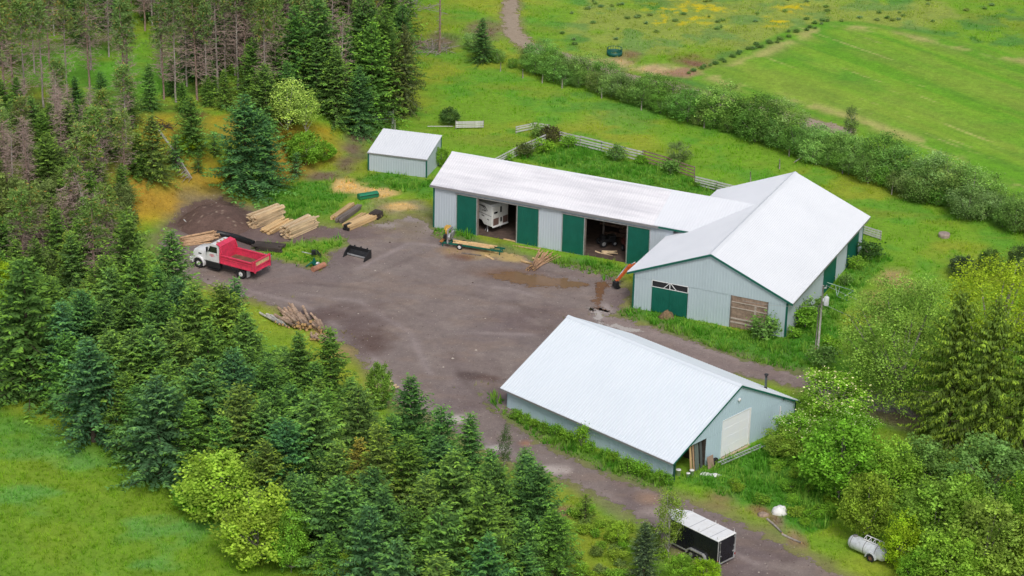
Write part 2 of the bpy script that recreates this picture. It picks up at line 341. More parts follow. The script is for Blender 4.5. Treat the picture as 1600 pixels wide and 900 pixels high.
# ------------------------------------------------------------------ ground sheet
def axis(a, b, st, lim):
    mid = np.arange(a, b+st/2, st); out = []; q = b; s = st
    while q < lim[1]: s *= 1.35; q += s; out.append(q)
    lo = []; q = a; s = st
    while q > lim[0]: s *= 1.35; q -= s; lo.append(q)
    return np.array(lo[::-1]+list(mid)+out)
gx = axis(-86, 86, .42, (-2500, 2500)); gy = axis(128, 345, .42, (-1500, 3500))
X, Y = np.meshgrid(gx, gy); Z = terr(X.ravel(), Y.ravel()).reshape(X.shape)
dfar = np.maximum(np.abs(X)-90, np.maximum(Y-360, 100-Y)); Z = np.where(dfar > 40, 0, Z)
nx, ny = len(gx), len(gy); ii = np.arange(nx*ny).reshape(ny, nx)
Fq = np.stack([ii[:-1, :-1], ii[:-1, 1:], ii[1:, 1:], ii[1:, :-1]], -1).reshape(-1, 4)
def surfmat(name, rough, fine, edge=False, bmp=.5, wet=False):
    m, nt, b, out = newmat(name)
    a = N(nt, 'ShaderNodeAttribute'); a.attribute_name = 'tint'
    geo = N(nt, 'ShaderNodeNewGeometry').outputs['Position']
    n1 = noise(nt, 1.6, 6, geo, .75); n2 = noise(nt, 7, 3, geo, .7)
    c = mixc(nt, 1.0, a.outputs['Color'], ramp(nt, n1, [(.25, 1-fine), (.75, 1+fine)]), 'MULTIPLY')
    c = mixc(nt, 1.0, c, ramp(nt, n2, [(.3, 1-fine*.7), (.7, 1+fine*.7)]), 'MULTIPLY')
    nt.links.new(c, b.inputs['Base Color']); b.inputs['Specular IOR Level'].default_value = .25
    b.inputs['Roughness'].default_value = rough
    if wet: nt.links.new(ramp(nt, noise(nt, .12, 4, geo), [(.4, rough), (.62, rough*.62)]), b.inputs['Roughness'])
    if name == 'gravel':
        n3 = noise(nt, 5.5, 2, geo, .5); c = mixc(nt, ramp(nt, n3, [(.66, 0), (.74, .55)]), c, (.55, .5, .46)); c = mixc(nt, ramp(nt, n3, [(.27, .4), (.36, 0)]), c, (.09, .07, .065)); nt.links.new(c, b.inputs['Base Color'])
    bump(nt, b, n1, bmp, .12)
    if edge:
        e = N(nt, 'ShaderNodeAttribute'); e.attribute_name = 'edge'
        ad = N(nt, 'ShaderNodeMath', operation='ADD'); nt.links.new(e.outputs['Fac'], ad.inputs[0])
        sc = N(nt, 'ShaderNodeMath', operation='MULTIPLY_ADD'); sc.inputs[1].default_value = 5.0; sc.inputs[2].default_value = -2.5
        nt.links.new(noise(nt, .8, 7, geo, .75), sc.inputs[0]); nt.links.new(sc.outputs[0], ad.inputs[1])
        f = ramp(nt, ad.outputs[0], [(.02, 0), (.12, 1)])
        tr = N(nt, 'ShaderNodeBsdfTransparent'); mx = N(nt, 'ShaderNodeMixShader')
        nt.links.new(f, mx.inputs[0]); nt.links.new(tr.outputs[0], mx.inputs[1]); nt.links.new(b.outputs[0], mx.inputs[2]); nt.links.new(mx.outputs[0], out.inputs[0])
    return m
me = rawmesh('ground', np.stack([X.ravel(), Y.ravel(), Z.ravel()], -1), Fq, surfmat('grass_ground', .95, .3), tint=gcol(X.ravel(), Y.ravel()), smooth=True)
tag(link(bpy.data.objects.new('ground', me)), kind='structure')

def sheet(name, poly, lift, colf, res=.3, holes=(), mat=None, margin=1.3, pad=0):
    x0, y0 = poly.min(0)-1; x1, y1 = poly.max(0)+1
    ax = np.arange(x0, x1, res); ay = np.arange(y0, y1, res); X, Y = np.meshgrid(ax, ay)
    x = X.ravel(); y = Y.ravel(); d = sdpoly(x, y, poly)+pad
    for h in holes: d = np.minimum(d, -sdpoly(x, y, h))
    z = terr(x, y)+lift; ii = np.arange(len(x)).reshape(X.shape)
    Fq = np.stack([ii[:-1, :-1], ii[:-1, 1:], ii[1:, 1:], ii[1:, :-1]], -1).reshape(-1, 4)
    Fq = Fq[d[Fq].max(1) > -margin]
    used, inv = np.unique(Fq, return_inverse=True); Fq = inv.reshape(-1, 4)
    x, y, z, d = x[used], y[used], z[used], d[used]
    me = rawmesh(name, np.stack([x, y, z], -1), Fq, mat, tint=colf(x, y), smooth=True)
    e = me.attributes.new('edge', 'FLOAT', 'POINT'); e.data.foreach_set('value', d.astype(np.float32))
    return tag(link(bpy.data.objects.new(name, me)), kind='structure')
GRAV = surfmat('gravel', .9, .16, True, .35, True)
C_GRAV = lin(137, 123, 117)
def track_lines():
    q = [[(300, 440), (420, 452), (560, 470), (640, 520), (680, 600), (760, 690), (880, 745), (1010, 800), (1180, 880)],
         [(330, 425), (440, 440), (580, 452), (690, 510), (720, 590), (800, 670), (900, 715), (1040, 770), (1240, 880)],
         [(560, 420), (640, 380), (700, 385)], [(560, 440), (660, 395), (760, 400), (880, 430)], [(640, 540), (740, 520), (830, 523)], [(650, 440), (780, 470), (900, 500), (1000, 527), (1150, 575), (1300, 615)],
         [(700, 440), (800, 452), (930, 490), (1010, 517), (1150, 562), (1300, 603)], [(800, 470), (870, 520), (840, 600)], [(380, 452), (470, 475), (560, 530), (620, 600), (700, 660)]]
    return [P2(p) for p in q]
TL = track_lines()
def gravcol(x, y):
    n1 = fbm(x, y, 9, 61); n2 = fbm(x, y, 2.6, 62); n3 = fbm(x, y, .8, 63, 3)
    c = np.ones(x.shape+(3,))*C_GRAV
    c = mix(c, ss(.45, .65, n1)*.7, lin(116, 99, 96)); c = mix(c, ss(.5, .66, n2)*.55, lin(152, 138, 130)); c = mix(c, ss(.5, .7, fbm(x+y*.4, y*2.2, 3, 67))*.4, lin(146, 126, 112)); c = mix(c, ss(.5, .66, fbm(x, y, 5, 66))*.35, lin(122, 108, 108))
    for k, t in enumerate(TL):
        d = dline(x, y, t); c = mix(c, np.exp(-(d/.38)**2)*ss(.33, .55, fbm(x, y, 6, 70+k))*(.7 if k % 2 == 0 else .4), lin(158, 144, 140) if k % 2 == 0 else lin(106, 91, 86))
    for u, v, ru, rv, col in ((700, 300, 4, 5, lin(150, 136, 100)), (620, 345, 4, 5, lin(142, 128, 104)), (400, 370, 5, 3, lin(112, 94, 92)), (335, 345, 4, 4, lin(104, 84, 77)), (500, 362, 4, 2, lin(120, 102, 98)), (470, 500, 4, 3, lin(96, 76, 70)), (560, 500, 4, 4, lin(108, 90, 86)), (580, 535, 2.5, 3, lin(98, 76, 68)),
                               (790, 425, 4, 2, lin(126, 100, 84)), (735, 392, 5, 1.6, lin(170, 140, 104)), (775, 397, 3, 1.8, lin(204, 176, 112)), (800, 402, 2, 1.4, lin(196, 170, 110)), (720, 402, 1.6, .9, lin(120, 84, 64)), (735, 588, 1.2, 1, lin(92, 76, 72)), (768, 592, 1.4, .8, lin(104, 82, 74)), (970, 475, 1.5, 3, lin(124, 108, 106)), (945, 485, 1, 2, lin(178, 165, 160)),
                               (865, 735, 1.3, 1.0, lin(205, 192, 184)), (1016, 777, 1.0, 1.1, lin(168, 138, 116)), (822, 693, .7, .7, lin(165, 120, 92)), (700, 655, 2, .8, lin(205, 196, 186)), (775, 700, 1.2, .7, lin(205, 198, 190)), (1040, 800, 1.6, .8, lin(176, 158, 150)), (700, 357, 2.4, 1.6, lin(166, 152, 150)), (640, 340, 2, 1.5, lin(160, 148, 146)), (600, 352, 2, 1, lin(168, 156, 152))):
        c = mix(c, ell(x, y, u, v, ru, rv, 77)*.8, col)
    w = ss(-.5, 1.2, -sdpoly(x, y, MOUND)); c = mix(c, (1-w), lin(108, 88, 80))
    return c*(.88+.24*n3[..., None])*.92
sheet('gravel_yard', YARD, .012, gravcol, .28, [ISLAND], GRAV)
sheet('gravel_road', ROAD, .018, gravcol, .28, [], GRAV)
sheet('gravel_lane', LANE, .024, lambda x, y: mix(gravcol(x, y), np.full(x.shape, .35), lin(150, 132, 128)), .28, [], GRAV)
sheet('field_track', TRACK, .03, lambda x, y: mix(gravcol(x, y), np.full(x.shape, .75), lin(170, 152, 128)), .4, [], GRAV, pad=.3)
WATER, nt_, b_, o_ = newmat('muddy_water')
def watermat(name, col):
    m = surfmat(name, .12, .12, True, .02); return m
W1 = surfmat('muddy_puddle_water', .1, .12, True, .03); W2 = surfmat('pale_puddle_water', .16, .1, True, .03)
for k, (pts, col, m) in enumerate((([(762, 428), (800, 424), (850, 432), (905, 440), (925, 447), (890, 450), (830, 447), (785, 440)], lin(144, 114, 86), W1), ([(930, 440), (955, 436), (950, 448), (938, 462), (940, 478), (950, 488), (925, 484), (928, 466)], lin(138, 104, 78), W1), ([(922, 480), (952, 488), (945, 494), (940, 504), (965, 506), (1000, 517), (985, 520), (935, 508)], lin(196, 186, 178), W2), ([(690, 368), (712, 371), (714, 377), (694, 375)], lin(150, 138, 136), W2))):
    tag(sheet('puddle', P2(pts), .036, lambda x, y, col=col: np.ones(x.shape+(3,))*col*.8, .2, [], m, .5), kind='structure')

# ------------------------------------------------------------------ buildings
def onplane(p0, n, u, v):
    d = ray(u, v); o = Vector((0, 0, CAMH)); t = (Vector(p0)-o).dot(Vector(n))/d.dot(Vector(n)); return o+d*t
def ribbed(mb, O, U, V, Nn, length, bot, top, pitch=.3, h=.018, rw=.03, th=.06, brk=(), mi=0):
    """ribbed steel sheet of real thickness: U along, V up the sheet, Nn outward; bot/top give the extent at each t"""
    O, U, V, Nn = Vector(O), Vector(U), Vector(V), Vector(Nn)
    ts = {0: 0, length: 0}
    k = 0
    while k*pitch+pitch/2 < length-.06:
        c = k*pitch+pitch/2
        for dt, hh in ((-2*rw, 0), (-rw, h), (rw, h), (2*rw, 0)):
            if 0 < c+dt < length: ts[c+dt] = hh
        k += 1
    for b in brk: ts[b] = 0
    cols = sorted(ts.items()); n = len(cols); vs = []
    for t, hh in cols:
        b, tt = bot(t), top(t)
        for s, off in ((b, hh), (tt, hh), (b, -th), (tt, -th)): vs.append(O+U*t+V*s+Nn*off)
    fs = []
    for i in range(n-1):
        a, b = 4*i, 4*i+4
        fs += [(a, b, b+1, a+1), (a+2, a+3, b+3, b+2), (a+1, b+1, b+3, a+3), (a, a+2, b+2, b)]
    fs += [(0, 1, 3, 2), (4*n-4, 4*n-2, 4*n-1, 4*n-3)]
    mb.add(vs, fs, mi)
cst = lambda c: (lambda t: c)
def local(o, p):  # world -> local coordinates of a building root
    r = o.rotation_euler.z; d = Vector(p)-o.location; c, s = math.cos(-r), math.sin(-r); return Vector((d.x*c-d.y*s, d.x*s+d.y*c, d.z))
GROUP_B = None
# --- long shed (A): a along the ridge, -b is the front
A = dict(x=17.7533, y=227.1677, r=-.4162, W=10.7479, he=4.9673, hr=7.0574, o=.3)
A0, A1 = -53.9495/2, 8.4
rA = thing('long_shed', 'long low white-roofed shed with green sliding doors and two open bays facing the yard', 'shed', (A['x'], A['y'], 0), A['r'])
yf = -A['W']/2+A['o']; yb = A['W']/2-A['o']
sl = math.hypot(A['W']/2, A['hr']-A['he']); ca = (A['W']/2)/sl; sa = (A['hr']-A['he'])/sl
m = MB()
ribbed(m, (A0, -A['W']/2, A['he']), (1, 0, 0), (0, ca, sa), (0, -sa, ca), A1-A0, cst(0), cst(sl-.02), .3, .035, .025)
ribbed(m, (A1, A['W']/2, A['he']), (-1, 0, 0), (0, -ca, sa), (0, sa, ca), A1-A0, cst(0), cst(sl-.02), .3, .035, .025)
roof = m.build('roof', ROOF_A, rA)
m = MB(); m.prism([(A0-.02, -.22, A['hr']-.07), (A0-.02, 0, A['hr']+.05), (A0-.02, .22, A['hr']-.07)], (A1-A0, 0, 0)); m.build('ridge_cap', ROOF_W, roof)
rep = MB(); ribbed(rep, (-1.2, -A['W']/2-.012, A['he']+.03), (1, 0, 0), (0, ca, sa), (0, -sa, ca), 9.4, cst(0), cst(sl-.05), .3, .02, th=.012, mi=0); o = rep.build('roof_patch', ROOF_W, roof); o['label'] = 'newer clean white end of the stained roof'
DA = [(-23.9, -21.5), (-16.75, -14.22), (-11.5, -8.97), (-4.1, -1.6)]; ZD = 4.25
BAYS = [(-21.5, -16.75), (-8.97, -4.1)]
for s, e in ((A0+.3, BAYS[0][0]), (BAYS[0][1], BAYS[1][0]), (BAYS[1][1], .95)):
    m = MB(); ribbed(m, (s, yf, 0), (1, 0, 0), (0, 0, 1), (0, -1, 0), e-s, cst(0), cst(A['he']-.16), .3, .018); m.build('wall_panel', WALL_A, rA)
for s, e in BAYS: MB().b2((s, yf, ZD+.02), (e, yf+.1, A['he']-.16)).build('door_header', WALL_A, rA)
m = MB(); hw = lambda b: A['he']+(A['hr']-A['he'])*(1-abs(b)/(A['W']/2))-.14
ribbed(m, (A0+.3, yb, 0), (0, -1, 0), (0, 0, 1), (-1, 0, 0), yb-yf, cst(0), lambda t: hw(yb-t), .3, .018, brk=(yb,))
m.build('end_wall', WALL_A, rA)
m = MB(); ribbed(m, (A1, yb, 0), (-1, 0, 0), (0, 0, 1), (0, 1, 0), A1-A0-.3, cst(0), cst(A['he']-.14), .3, .018); m.build('back_wall', WALL_A, rA)
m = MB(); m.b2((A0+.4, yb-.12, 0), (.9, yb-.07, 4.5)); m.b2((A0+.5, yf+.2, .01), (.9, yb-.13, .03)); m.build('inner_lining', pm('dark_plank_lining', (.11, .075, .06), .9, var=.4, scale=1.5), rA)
for k, (s, e) in enumerate(DA):
    d = MB(); ribbed(d, (s, yf-.06, .06), (1, 0, 0), (0, 0, 1), (0, -1, 0), e-s, cst(0), cst(ZD), .23, .012, th=.04)
    dd = d.build('sliding_door', GREENP, rA)
    for x in (s, e): MB().b2((x-.04, yf-.09, 0), (x+.04, yf-.02, ZD+.05)).build('door_edge', GALV, dd)
for s, e in ((DA[0][0], BAYS[0][1]+2.6), (DA[2][0], DA[3][1])): MB().b2((s-.1, yf-.14, ZD+.09), (e+.1, yf-.03, ZD+.2)).build('door_track', GALV, rA)
m = MB(); m.b2((A0-.03, -A['W']/2-.1, A['he']-.24), (-.6, -A['W']/2-.0, A['he']-.03)); m.build('gutter', GREYTRIM, rA)
MB().b2((-.6, -A['W']/2-.06, A['he']-.2), (3.2, -A['W']/2-.003, A['he']-.02)).build('eave_trim', GREENP, rA); MB().b2((A0+.24, yf-.05, 0), (A0+.42, yf+.06, A['he']-.25)).build('corner_trim', GREENP, rA); MB().b2((A0+.22, yb-.06, 0), (A0+.42, yb+.05, A['he']-.2)).build('corner_trim', GREENP, rA)
for a in (-21.42, -16.83, -14.2, -8.9, -4.18): MB().b2((a-.08, yf+.02, 0), (a+.08, yf+.18, 4.8)).build('post', WOODG, rA)
for a in (-24, -19, -14, -9, -4): MB().b2((a-.09, .4, 0), (a+.09, .58, 6.6)).build('post', WOODG, rA)
# --- gable barn (B): a runs away from the camera
B = dict(x=24.754, y=221.0764, r=1.1509, L=26.3954, W=17.3722, he=3.8942, hr=7.4734, o=.6357)
rB = thing('gable_barn', 'big gable barn with clean white roof, green double door and a boarded opening', 'barn', (B['x'], B['y'], 0), B['r'])
def gable_roof(b, root, mat, ends=(0, 0)):
    L, W, he, hr = b['L'], b['W'], b['he'], b['hr']; s = math.hypot(W/2, hr-he); c, q = (W/2)/s, (hr-he)/s; m = MB()
    ribbed(m, (-L/2, -W/2, he), (1, 0, 0), (0, c, q), (0, -q, c), L, cst(0), cst(s-.02), .3, .035, .025)
    ribbed(m, (L/2, W/2, he), (-1, 0, 0), (0, -c, q), (0, q, c), L, cst(0), cst(s-.02), .3, .035, .025)
    o = m.build('roof', mat, root)
    m = MB(); m.prism([(-L/2-.02, -.28, hr-.09), (-L/2-.02, 0, hr+.05), (-L/2-.02, .28, hr-.09)], (L+.04, 0, 0)); m.build('ridge_cap', mat, o)
    return o
def rake(b, root, z=.22, mat=GREENP, sides=((-1, 1), (-1, -1))):
    L, W, he, hr = b['L'], b['W'], b['he'], b['hr']; m = MB()
    for e, s in sides:
        x = e*L/2; y0 = s*W/2
        m.prism([(x-.03 if e < 0 else x, y0, he-.05), (x-.03 if e < 0 else x, 0, hr-.03), (x-.03 if e < 0 else x, 0, hr-.03-z), (x-.03 if e < 0 else x, y0, he-.05-z)], (.03, 0, 0))
    return m.build('rake_trim', mat, root)
gable_roof(B, rB, ROOF_W); rake(B, rB)
xf = -B['L']/2+.3; xk = B['L']/2-.3; yl = B['W']/2-B['o']; roofz = lambda b, q: q['he']+(q['hr']-q['he'])*(1-abs(b)/(q['W']/2))
SEAM = 3.45
for s, e, z in ((yl, 6.07, 0), (2.23, -2.33, 0), (-6.07, -yl, 0)):
    m = MB(); ribbed(m, (xf, s, z), (0, -1, 0), (0, 0, 1), (-1, 0, 0), s-e, cst(0), cst(SEAM), .3, .018); m.build('wall_panel', WALL_B, rB)
m = MB(); ribbed(m, (xf-.04, yl, 0), (0, -1, 0), (0, 0, 1), (-1, 0, 0), 2*yl, cst(SEAM-.02), lambda t: max(roofz(yl-t, B)-.1, SEAM), .3, .018, brk=(yl,), th=.08); m.build('gable_cladding', WALL_B, rB)
m = MB(); ribbed(m, (xf, -yl, 0), (1, 0, 0), (0, 0, 1), (0, -1, 0), xk-xf, cst(0), cst(roofz(yl, B)-.1), .3, .018); m.build('side_wall', WALL_A, rB); m = MB()
ribbed(m, (xk, yl, 0), (-1, 0, 0), (0, 0, 1), (0, 1, 0), xk-xf, cst(0), cst(roofz(yl, B)-.1), .3, .018); m.build('side_wall', WALL_A, rB)
m = MB(); ribbed(m, (xk, -yl, 0), (0, 1, 0), (0, 0, 1), (1, 0, 0), 2*yl, cst(0), lambda t: roofz(-yl+t, B)-.1, .3, .018, brk=(yl,)); m.build('back_wall', WALL_B, rB)
for p, q in (((xf-.06, yl-.12, 0), (xf+.1, yl+.05, 3.7)), ((xf-.06, -yl-.05, 0), (xf+.1, -yl+.12, 3.7)), ((xk-.1, -yl-.05, 0), (xk+.05, -yl+.1, 3.7))): MB().b2(p, q).build('corner_trim', GREENP, rB)
m = MB(); m.b2((-B['L']/2, -B['W']/2-.02, B['he']-.2), (B['L']/2, -B['W']/2+.0, B['he']-.06)); m.build('fascia', GREYTRIM, rB)
for s, e in ((6.03, 4.16), (4.14, 2.27)):
    d = MB(); ribbed(d, (xf-.04, s, .1), (0, -1, 0), (0, 0, 1), (-1, 0, 0), s-e, cst(0), cst(2.62), .23, .012, th=.05); d.build('barn_door', GREENP, rB)
wn = MB(); wn.b2((xf+.0, 2.25, 2.74), (xf+.05, 6.05, 3.42)); wn = wn.build('window', GLASS, rB)
m = MB()
for a, b in (((2.2, 2.72), (6.1, 2.77)), ((2.2, 3.38), (6.1, 3.45)), ((2.2, 2.72), (2.27, 3.45)), ((6.03, 2.72), (6.1, 3.45)), ((4.12, 2.72), (4.2, 3.45))): m.b2((xf-.06, a[0], a[1]), (xf-.012, b[0], b[1]))
for y0, y1 in ((4.75, 4.2), (3.55, 4.1)): m.prism([(xf-.05, y0, 2.8), (xf-.05, y0+(.09 if y0 > y1 else -.09), 2.8), (xf-.05, y1+(.09 if y0 > y1 else -.09), 3.36), (xf-.05, y1, 3.36)], (.03, 0, 0))
m.build('window_frame', WHITEP, wn)
m = MB(); y = -2.36
while y > -6.0:
    w = random.uniform(.16, .3); m.b2((xf+random.uniform(-.02, .02), y-w+.012, .05), (xf+.06, y, 3.4)); y -= w
bi = m.build('boarded_opening', pm('brown_barn_boards', (.31, .22, .165), .9, var=.4, scale=2.2, bmp=.4), rB)
m = MB()
for z in (.55, .95, 2.15, 2.75): m.b2((xf-.07, -6.05, z), (xf-.022, -2.35, z+(.16 if z < 2 else .08)))
m.b2((xf-.07, -5.3, .5), (xf-.024, -5.0, .1)); m.b2((xf-.075, -4.95, 1.7), (xf-.023, -4.75, 2.7)); m.build('rail', pm('bleached_wood', (.5, .42, .36), .85, var=.25), bi)
MB().b2((xf-.08, -2.36, 0), (xf+.04, -2.26, 3.45)).build('door_post', WOODG, rB); MB().b2((xf-.08, -6.12, 0), (xf+.04, -6.04, 3.45)).build('door_post', WOODG, rB)
for s, e in ((-1.05, 3.2), (7.2, 11.2)):
    d = MB(); ribbed(d, (s, -yl-.07, .05), (1, 0, 0), (0, 0, 1), (0, -1, 0), e-s, cst(0), cst(3.1), .23, .012, th=.04); d.build('sliding_door', GREENP, rB)
# --- low workshop (C)
Cc = dict(x=12.7354, y=188.3073, r=2.382, L=20.604, W=17.8425, he=1.9787, hr=6.5011, o=.5366)
rC = thing('workshop', 'low wide workshop with pale blue-white roof, white overhead door and a stove pipe', 'workshop', (Cc['x'], Cc['y'], 0), Cc['r'])
rfC = gable_roof(Cc, rC, ROOF_C); rake(Cc, rC, .16)
xf = -Cc['L']/2+.25; xk = Cc['L']/2-.4; yl = Cc['W']/2-Cc['o']
def cw(mb, s, e, z0f, z1f, off=0, th=.06): ribbed(mb, (xf+off, s, 0), (0, -1, 0), (0, 0, 1), (-1, 0, 0), s-e, z0f, z1f, .3, .016, th=th, brk=[t for t in (s,) if e < 0 < s])
m = MB(); S2 = 2.75
cw(m, 4.2, 2.12, cst(0), cst(S2)); m.build('wall_panel', WALL_C, rC); m = MB(); cw(m, -1.82, -yl, cst(0), lambda t: min(S2, roofz(-1.82-t, Cc)-.1)); m.build('wall_panel', WALL_C, rC)
m = MB(); cw(m, 6.45, 2.12, cst(S2-.02), lambda t: max(roofz(6.45-t, Cc)-.1, S2), -.03); m.build('gable_cladding', WALL_C, rC); m = MB(); cw(m, 2.12, -1.82, cst(3.66), lambda t: roofz(2.12-t, Cc)-.1, -.03); m.build('gable_cladding', WALL_C, rC); m = MB(); cw(m, -1.82, -6.45, cst(S2-.02), lambda t: max(roofz(-1.82-t, Cc)-.1, S2), -.03); m.build('gable_cladding', WALL_C, rC)
m = MB(); ribbed(m, (xk, yl, 0), (-1, 0, 0), (0, 0, 1), (0, 1, 0), xk-xf, cst(0), cst(roofz(yl, Cc)-.1), .3, .016); m.build('side_wall', WALL_C, rC); m = MB()
ribbed(m, (xf, -yl, 0), (1, 0, 0), (0, 0, 1), (0, -1, 0), xk-xf, cst(0), cst(roofz(yl, Cc)-.1), .3, .016); m.build('side_wall', WALL_C, rC)
m = MB(); ribbed(m, (xk, -yl, 0), (0, 1, 0), (0, 0, 1), (1, 0, 0), 2*yl, cst(0), lambda t: roofz(-yl+t, Cc)-.1, .3, .016, brk=(yl,)); m.build('back_wall', WALL_C, rC)
m = MB(); m.prism([(xf+3.2, 4.1, 0), (xf+3.2, yl-.06, 0), (xf+3.2, yl-.06, roofz(yl, Cc)-.3), (xf+3.2, 6.6, 2.8), (xf+3.2, 4.1, 2.9)], (.1, 0, 0)); m.b2((xf+.05, 4.1, 0), (xf+3.3, 4.2, 2.9)); m.build('bay_lining', WOODD, rC)
for q in (Cc['W']/2, -Cc['W']/2-.03): MB().b2((-Cc['L']/2, q, Cc['he']-.16), (Cc['L']/2, q+.03, Cc['he']-.03)).build('fascia', GREYTRIM, rC)
for q in (yl-.08, -yl-.05): MB().b2((xf-.06, q, 0), (xf+.08, q+.13, 2.0)).build('corner_trim', pm('dull_green_trim', (.02, .075, .055), .5), rC)
m = MB(); m.b2((xf-.02, -1.6, .1), (xf+.04, 2.08, 3.6))
for z in (.95, 1.85, 2.75): m.b2((xf-.03, -1.58, z), (xf-.021, 2.06, z+.02))
DOORW = pm('clean_white_door', (.88, .91, .97), .4, var=.03, scale=1, bmp=0); dr = m.build('overhead_door', DOORW, rC)
m = MB(); m.b2((xf-.07, -1.82, 0), (xf+.03, -1.61, 3.66)); m.b2((xf-.06, 2.085, 0), (xf+.03, 2.14, 3.66)); m.b2((xf-.065, -1.6, 3.6), (xf+.03, 2.08, 3.68)); m.build('door_frame', WHITEP, dr)
m = MB(); m.b2((xf-.3, -1.8, .0), (xf-.08, 2.1, .1)); m.build('door_sill', pm('raw_plank', (.5, .4, .27), .85), dr)
m = MB(); m.lathe([(0, 0), (.14, 0), (.17, .08), (.12, .18), (0, .2)], (0, 0, 0), 'X', 14); lamp = m.build('wall_light', WHITEP, rC); lamp.location = (xf-.25, .13, 5.1)
m = MB(); m.b2((xf-.42, -6.75, .25), (xf-.08, -5.95, .95)); m.b2((xf-.4, -6.7, 0), (xf-.34, -6.6, .25)); m.b2((xf-.4, -6.1, 0), (xf-.34, -6.0, .25)); hp = m.build('heat_pump', WHITEP, rC, .03)
m = MB(); m.lathe([(.0, 0), (.05, -.012), (.27, -.01), (.3, 0)], (xf-.425, -6.42, .6), 'X', 18); m.build('fan_grille', GREYTRIM, hp)
m = MB(); m.b2((xf-.12, -6.14, .95), (xf-.03, -6.03, 2.35)); m.build('line_cover', WHITEP, hp)
# stove pipe where its foot is seen on the far slope
s_ = math.hypot(Cc['W']/2, Cc['hr']-Cc['he']); nl = Vector((0, -(Cc['hr']-Cc['he'])/s_, (Cc['W']/2)/s_)); rz = Matrix.Rotation(Cc['r'], 3, 'Z')
pp = local(rC, onplane(rC.location+rz @ Vector((0, -Cc['W']/2, Cc['he'])), rz @ nl, 1196, 607))
m = MB(); m.lathe([(.11, -.1), (.11, 1.15)], pp, n=14); m.lathe([(.17, -.05), (.16, .08), (.11, .2)], pp, n=14, mi=1); m.lathe([(.0, 1.5), (.16, 1.46), (.2, 1.4), (.2, 1.34), (.11, 1.3), (.11, 1.1)], pp, n=14, mi=1)
m.build('stove_pipe', [pm('tarnished_pipe', (.14, .17, .15), .4, .6), BLACKP], rfC)
# --- small shed (S)
S = dict(x=-12.8123, y=252.2604, r=-.2772, L=7.2611, W=5.5518, he=2.2571, hr=3.3825)
rS = thing('small_shed', 'small white-roofed lean-to shed with pale grey walls beyond the end of the long shed', 'shed', (S['x'], S['y'], T(S['x'], S['y'])*0), S['r'])
L, W = S['L'], S['W']; s = math.hypot(W, S['hr']-S['he']); c, q = W/s, (S['hr']-S['he'])/s
m = MB(); ribbed(m, (-L/2, -W/2, S['he']), (1, 0, 0), (0, c, q), (0, -q, c), L, cst(0), cst(s), .3, .018); m.build('roof', ROOF_W, rS)
m = MB(); zz = lambda y: S['he']+(S['hr']-S['he'])*(y+W/2)/W-.09
ribbed(m, (-L/2+.12, -W/2+.12, -.2), (1, 0, 0), (0, 0, 1), (0, -1, 0), L-.24, cst(0), cst(zz(-W/2)+.2), .3, .016)
ribbed(m, (L/2-.12, -W/2+.12, -.2), (0, 1, 0), (0, 0, 1), (1, 0, 0), W-.24, cst(0), lambda t: zz(-W/2+t)+.2, .3, .016)
ribbed(m, (-L/2+.12, W/2-.12, -.2), (0, -1, 0), (0, 0, 1), (-1, 0, 0), W-.24, cst(0), lambda t: zz(W/2-t)+.2, .3, .016)
ribbed(m, (L/2-.12, W/2-.12, -.2), (-1, 0, 0), (0, 0, 1), (0, 1, 0), L-.24, cst(0), cst(zz(W/2)+.2), .3, .016); m.build('wall', WALL_A, rS)
m = MB(); m.b2((-L/2-.02, -W/2-.05, S['he']-.14), (L/2+.02, -W/2-.0, S['he']-.02)); m.build('fascia', GREYTRIM, rS)
for x, y in ((-L/2+.1, -W/2+.1), (L/2-.1, -W/2+.1), (L/2-.1, W/2-.1)): MB().b2((x-.07, y-.07, -.2), (x+.07, y+.07, zz(y)-.03)).build('corner_trim', GREENP, rS)
FOOT = []
for b, l0, l1 in ((A, A0, A1), (B, -B['L']/2, B['L']/2), (Cc, -Cc['L']/2, Cc['L']/2), (S, -L/2, L/2)):
    c, s = math.cos(b['r']), math.sin(b['r']); i = .4
    FOOT.append(np.array([(b['x']+a*c-q*s, b['y']+a*s+q*c) for a, q in ((l0+i, -b['W']/2+i), (l1-i, -b['W']/2+i), (l1-i, b['W']/2-i), (l0+i, b['W']/2-i))]))
# ------------------------------------------------------------------ vehicles
def rotm(rz): return Matrix.Rotation(rz, 3, 'Z')
def zfor(p, v):
    lo, hi = -1, 15
    for _ in range(40):
        z = (lo+hi)/2
        if proj((p[0], p[1], z))[1] > v: lo = z
        else: hi = z
    return z
def wheel(parent, c, r=.5, w=.28, rim=.29, side=1, rimmat=None):
    m = MB(); h = w/2
    m.lathe([(rim, -h), (r*.9, -h), (r, -h*.7), (r, h*.7), (r*.9, h), (rim, h), (rim, -h)], (0, 0, 0), 'Y', 24)
    o = m.build('wheel', RUBBER, parent); o.location = c
    m = MB(); s = side
    m.lathe([(rim, -h*.9*s), (rim*.96, h*.75*s), (rim*.8, h*.45*s), (rim*.35, h*.5*s), (rim*.3, h*.8*s), (0, h*.8*s)], (0, 0, 0), 'Y', 20)
    m.build('rim', rimmat or WHITEP, o); return o
REDP = pm('red_tipper_paint', (.74, .05, .115), .42, var=.2, scale=2, dirt=(.42, .06, .07), bmp=.08)
TRUCKW = pm('white_truck_paint', (.78, .78, .79), .3, var=.06, scale=2, dirt=(.6, .57, .54), bmp=.02)
RUST = pm('rusty_floor', (.17, .085, .05), .9, var=.45, scale=1.5, dirt=(.26, .16, .1))
p_r, p_f = at(378, 435), at(312, 417.5); hd = yaw(p_r, p_f); ln = Vector((-math.sin(hd), math.cos(hd), 0))
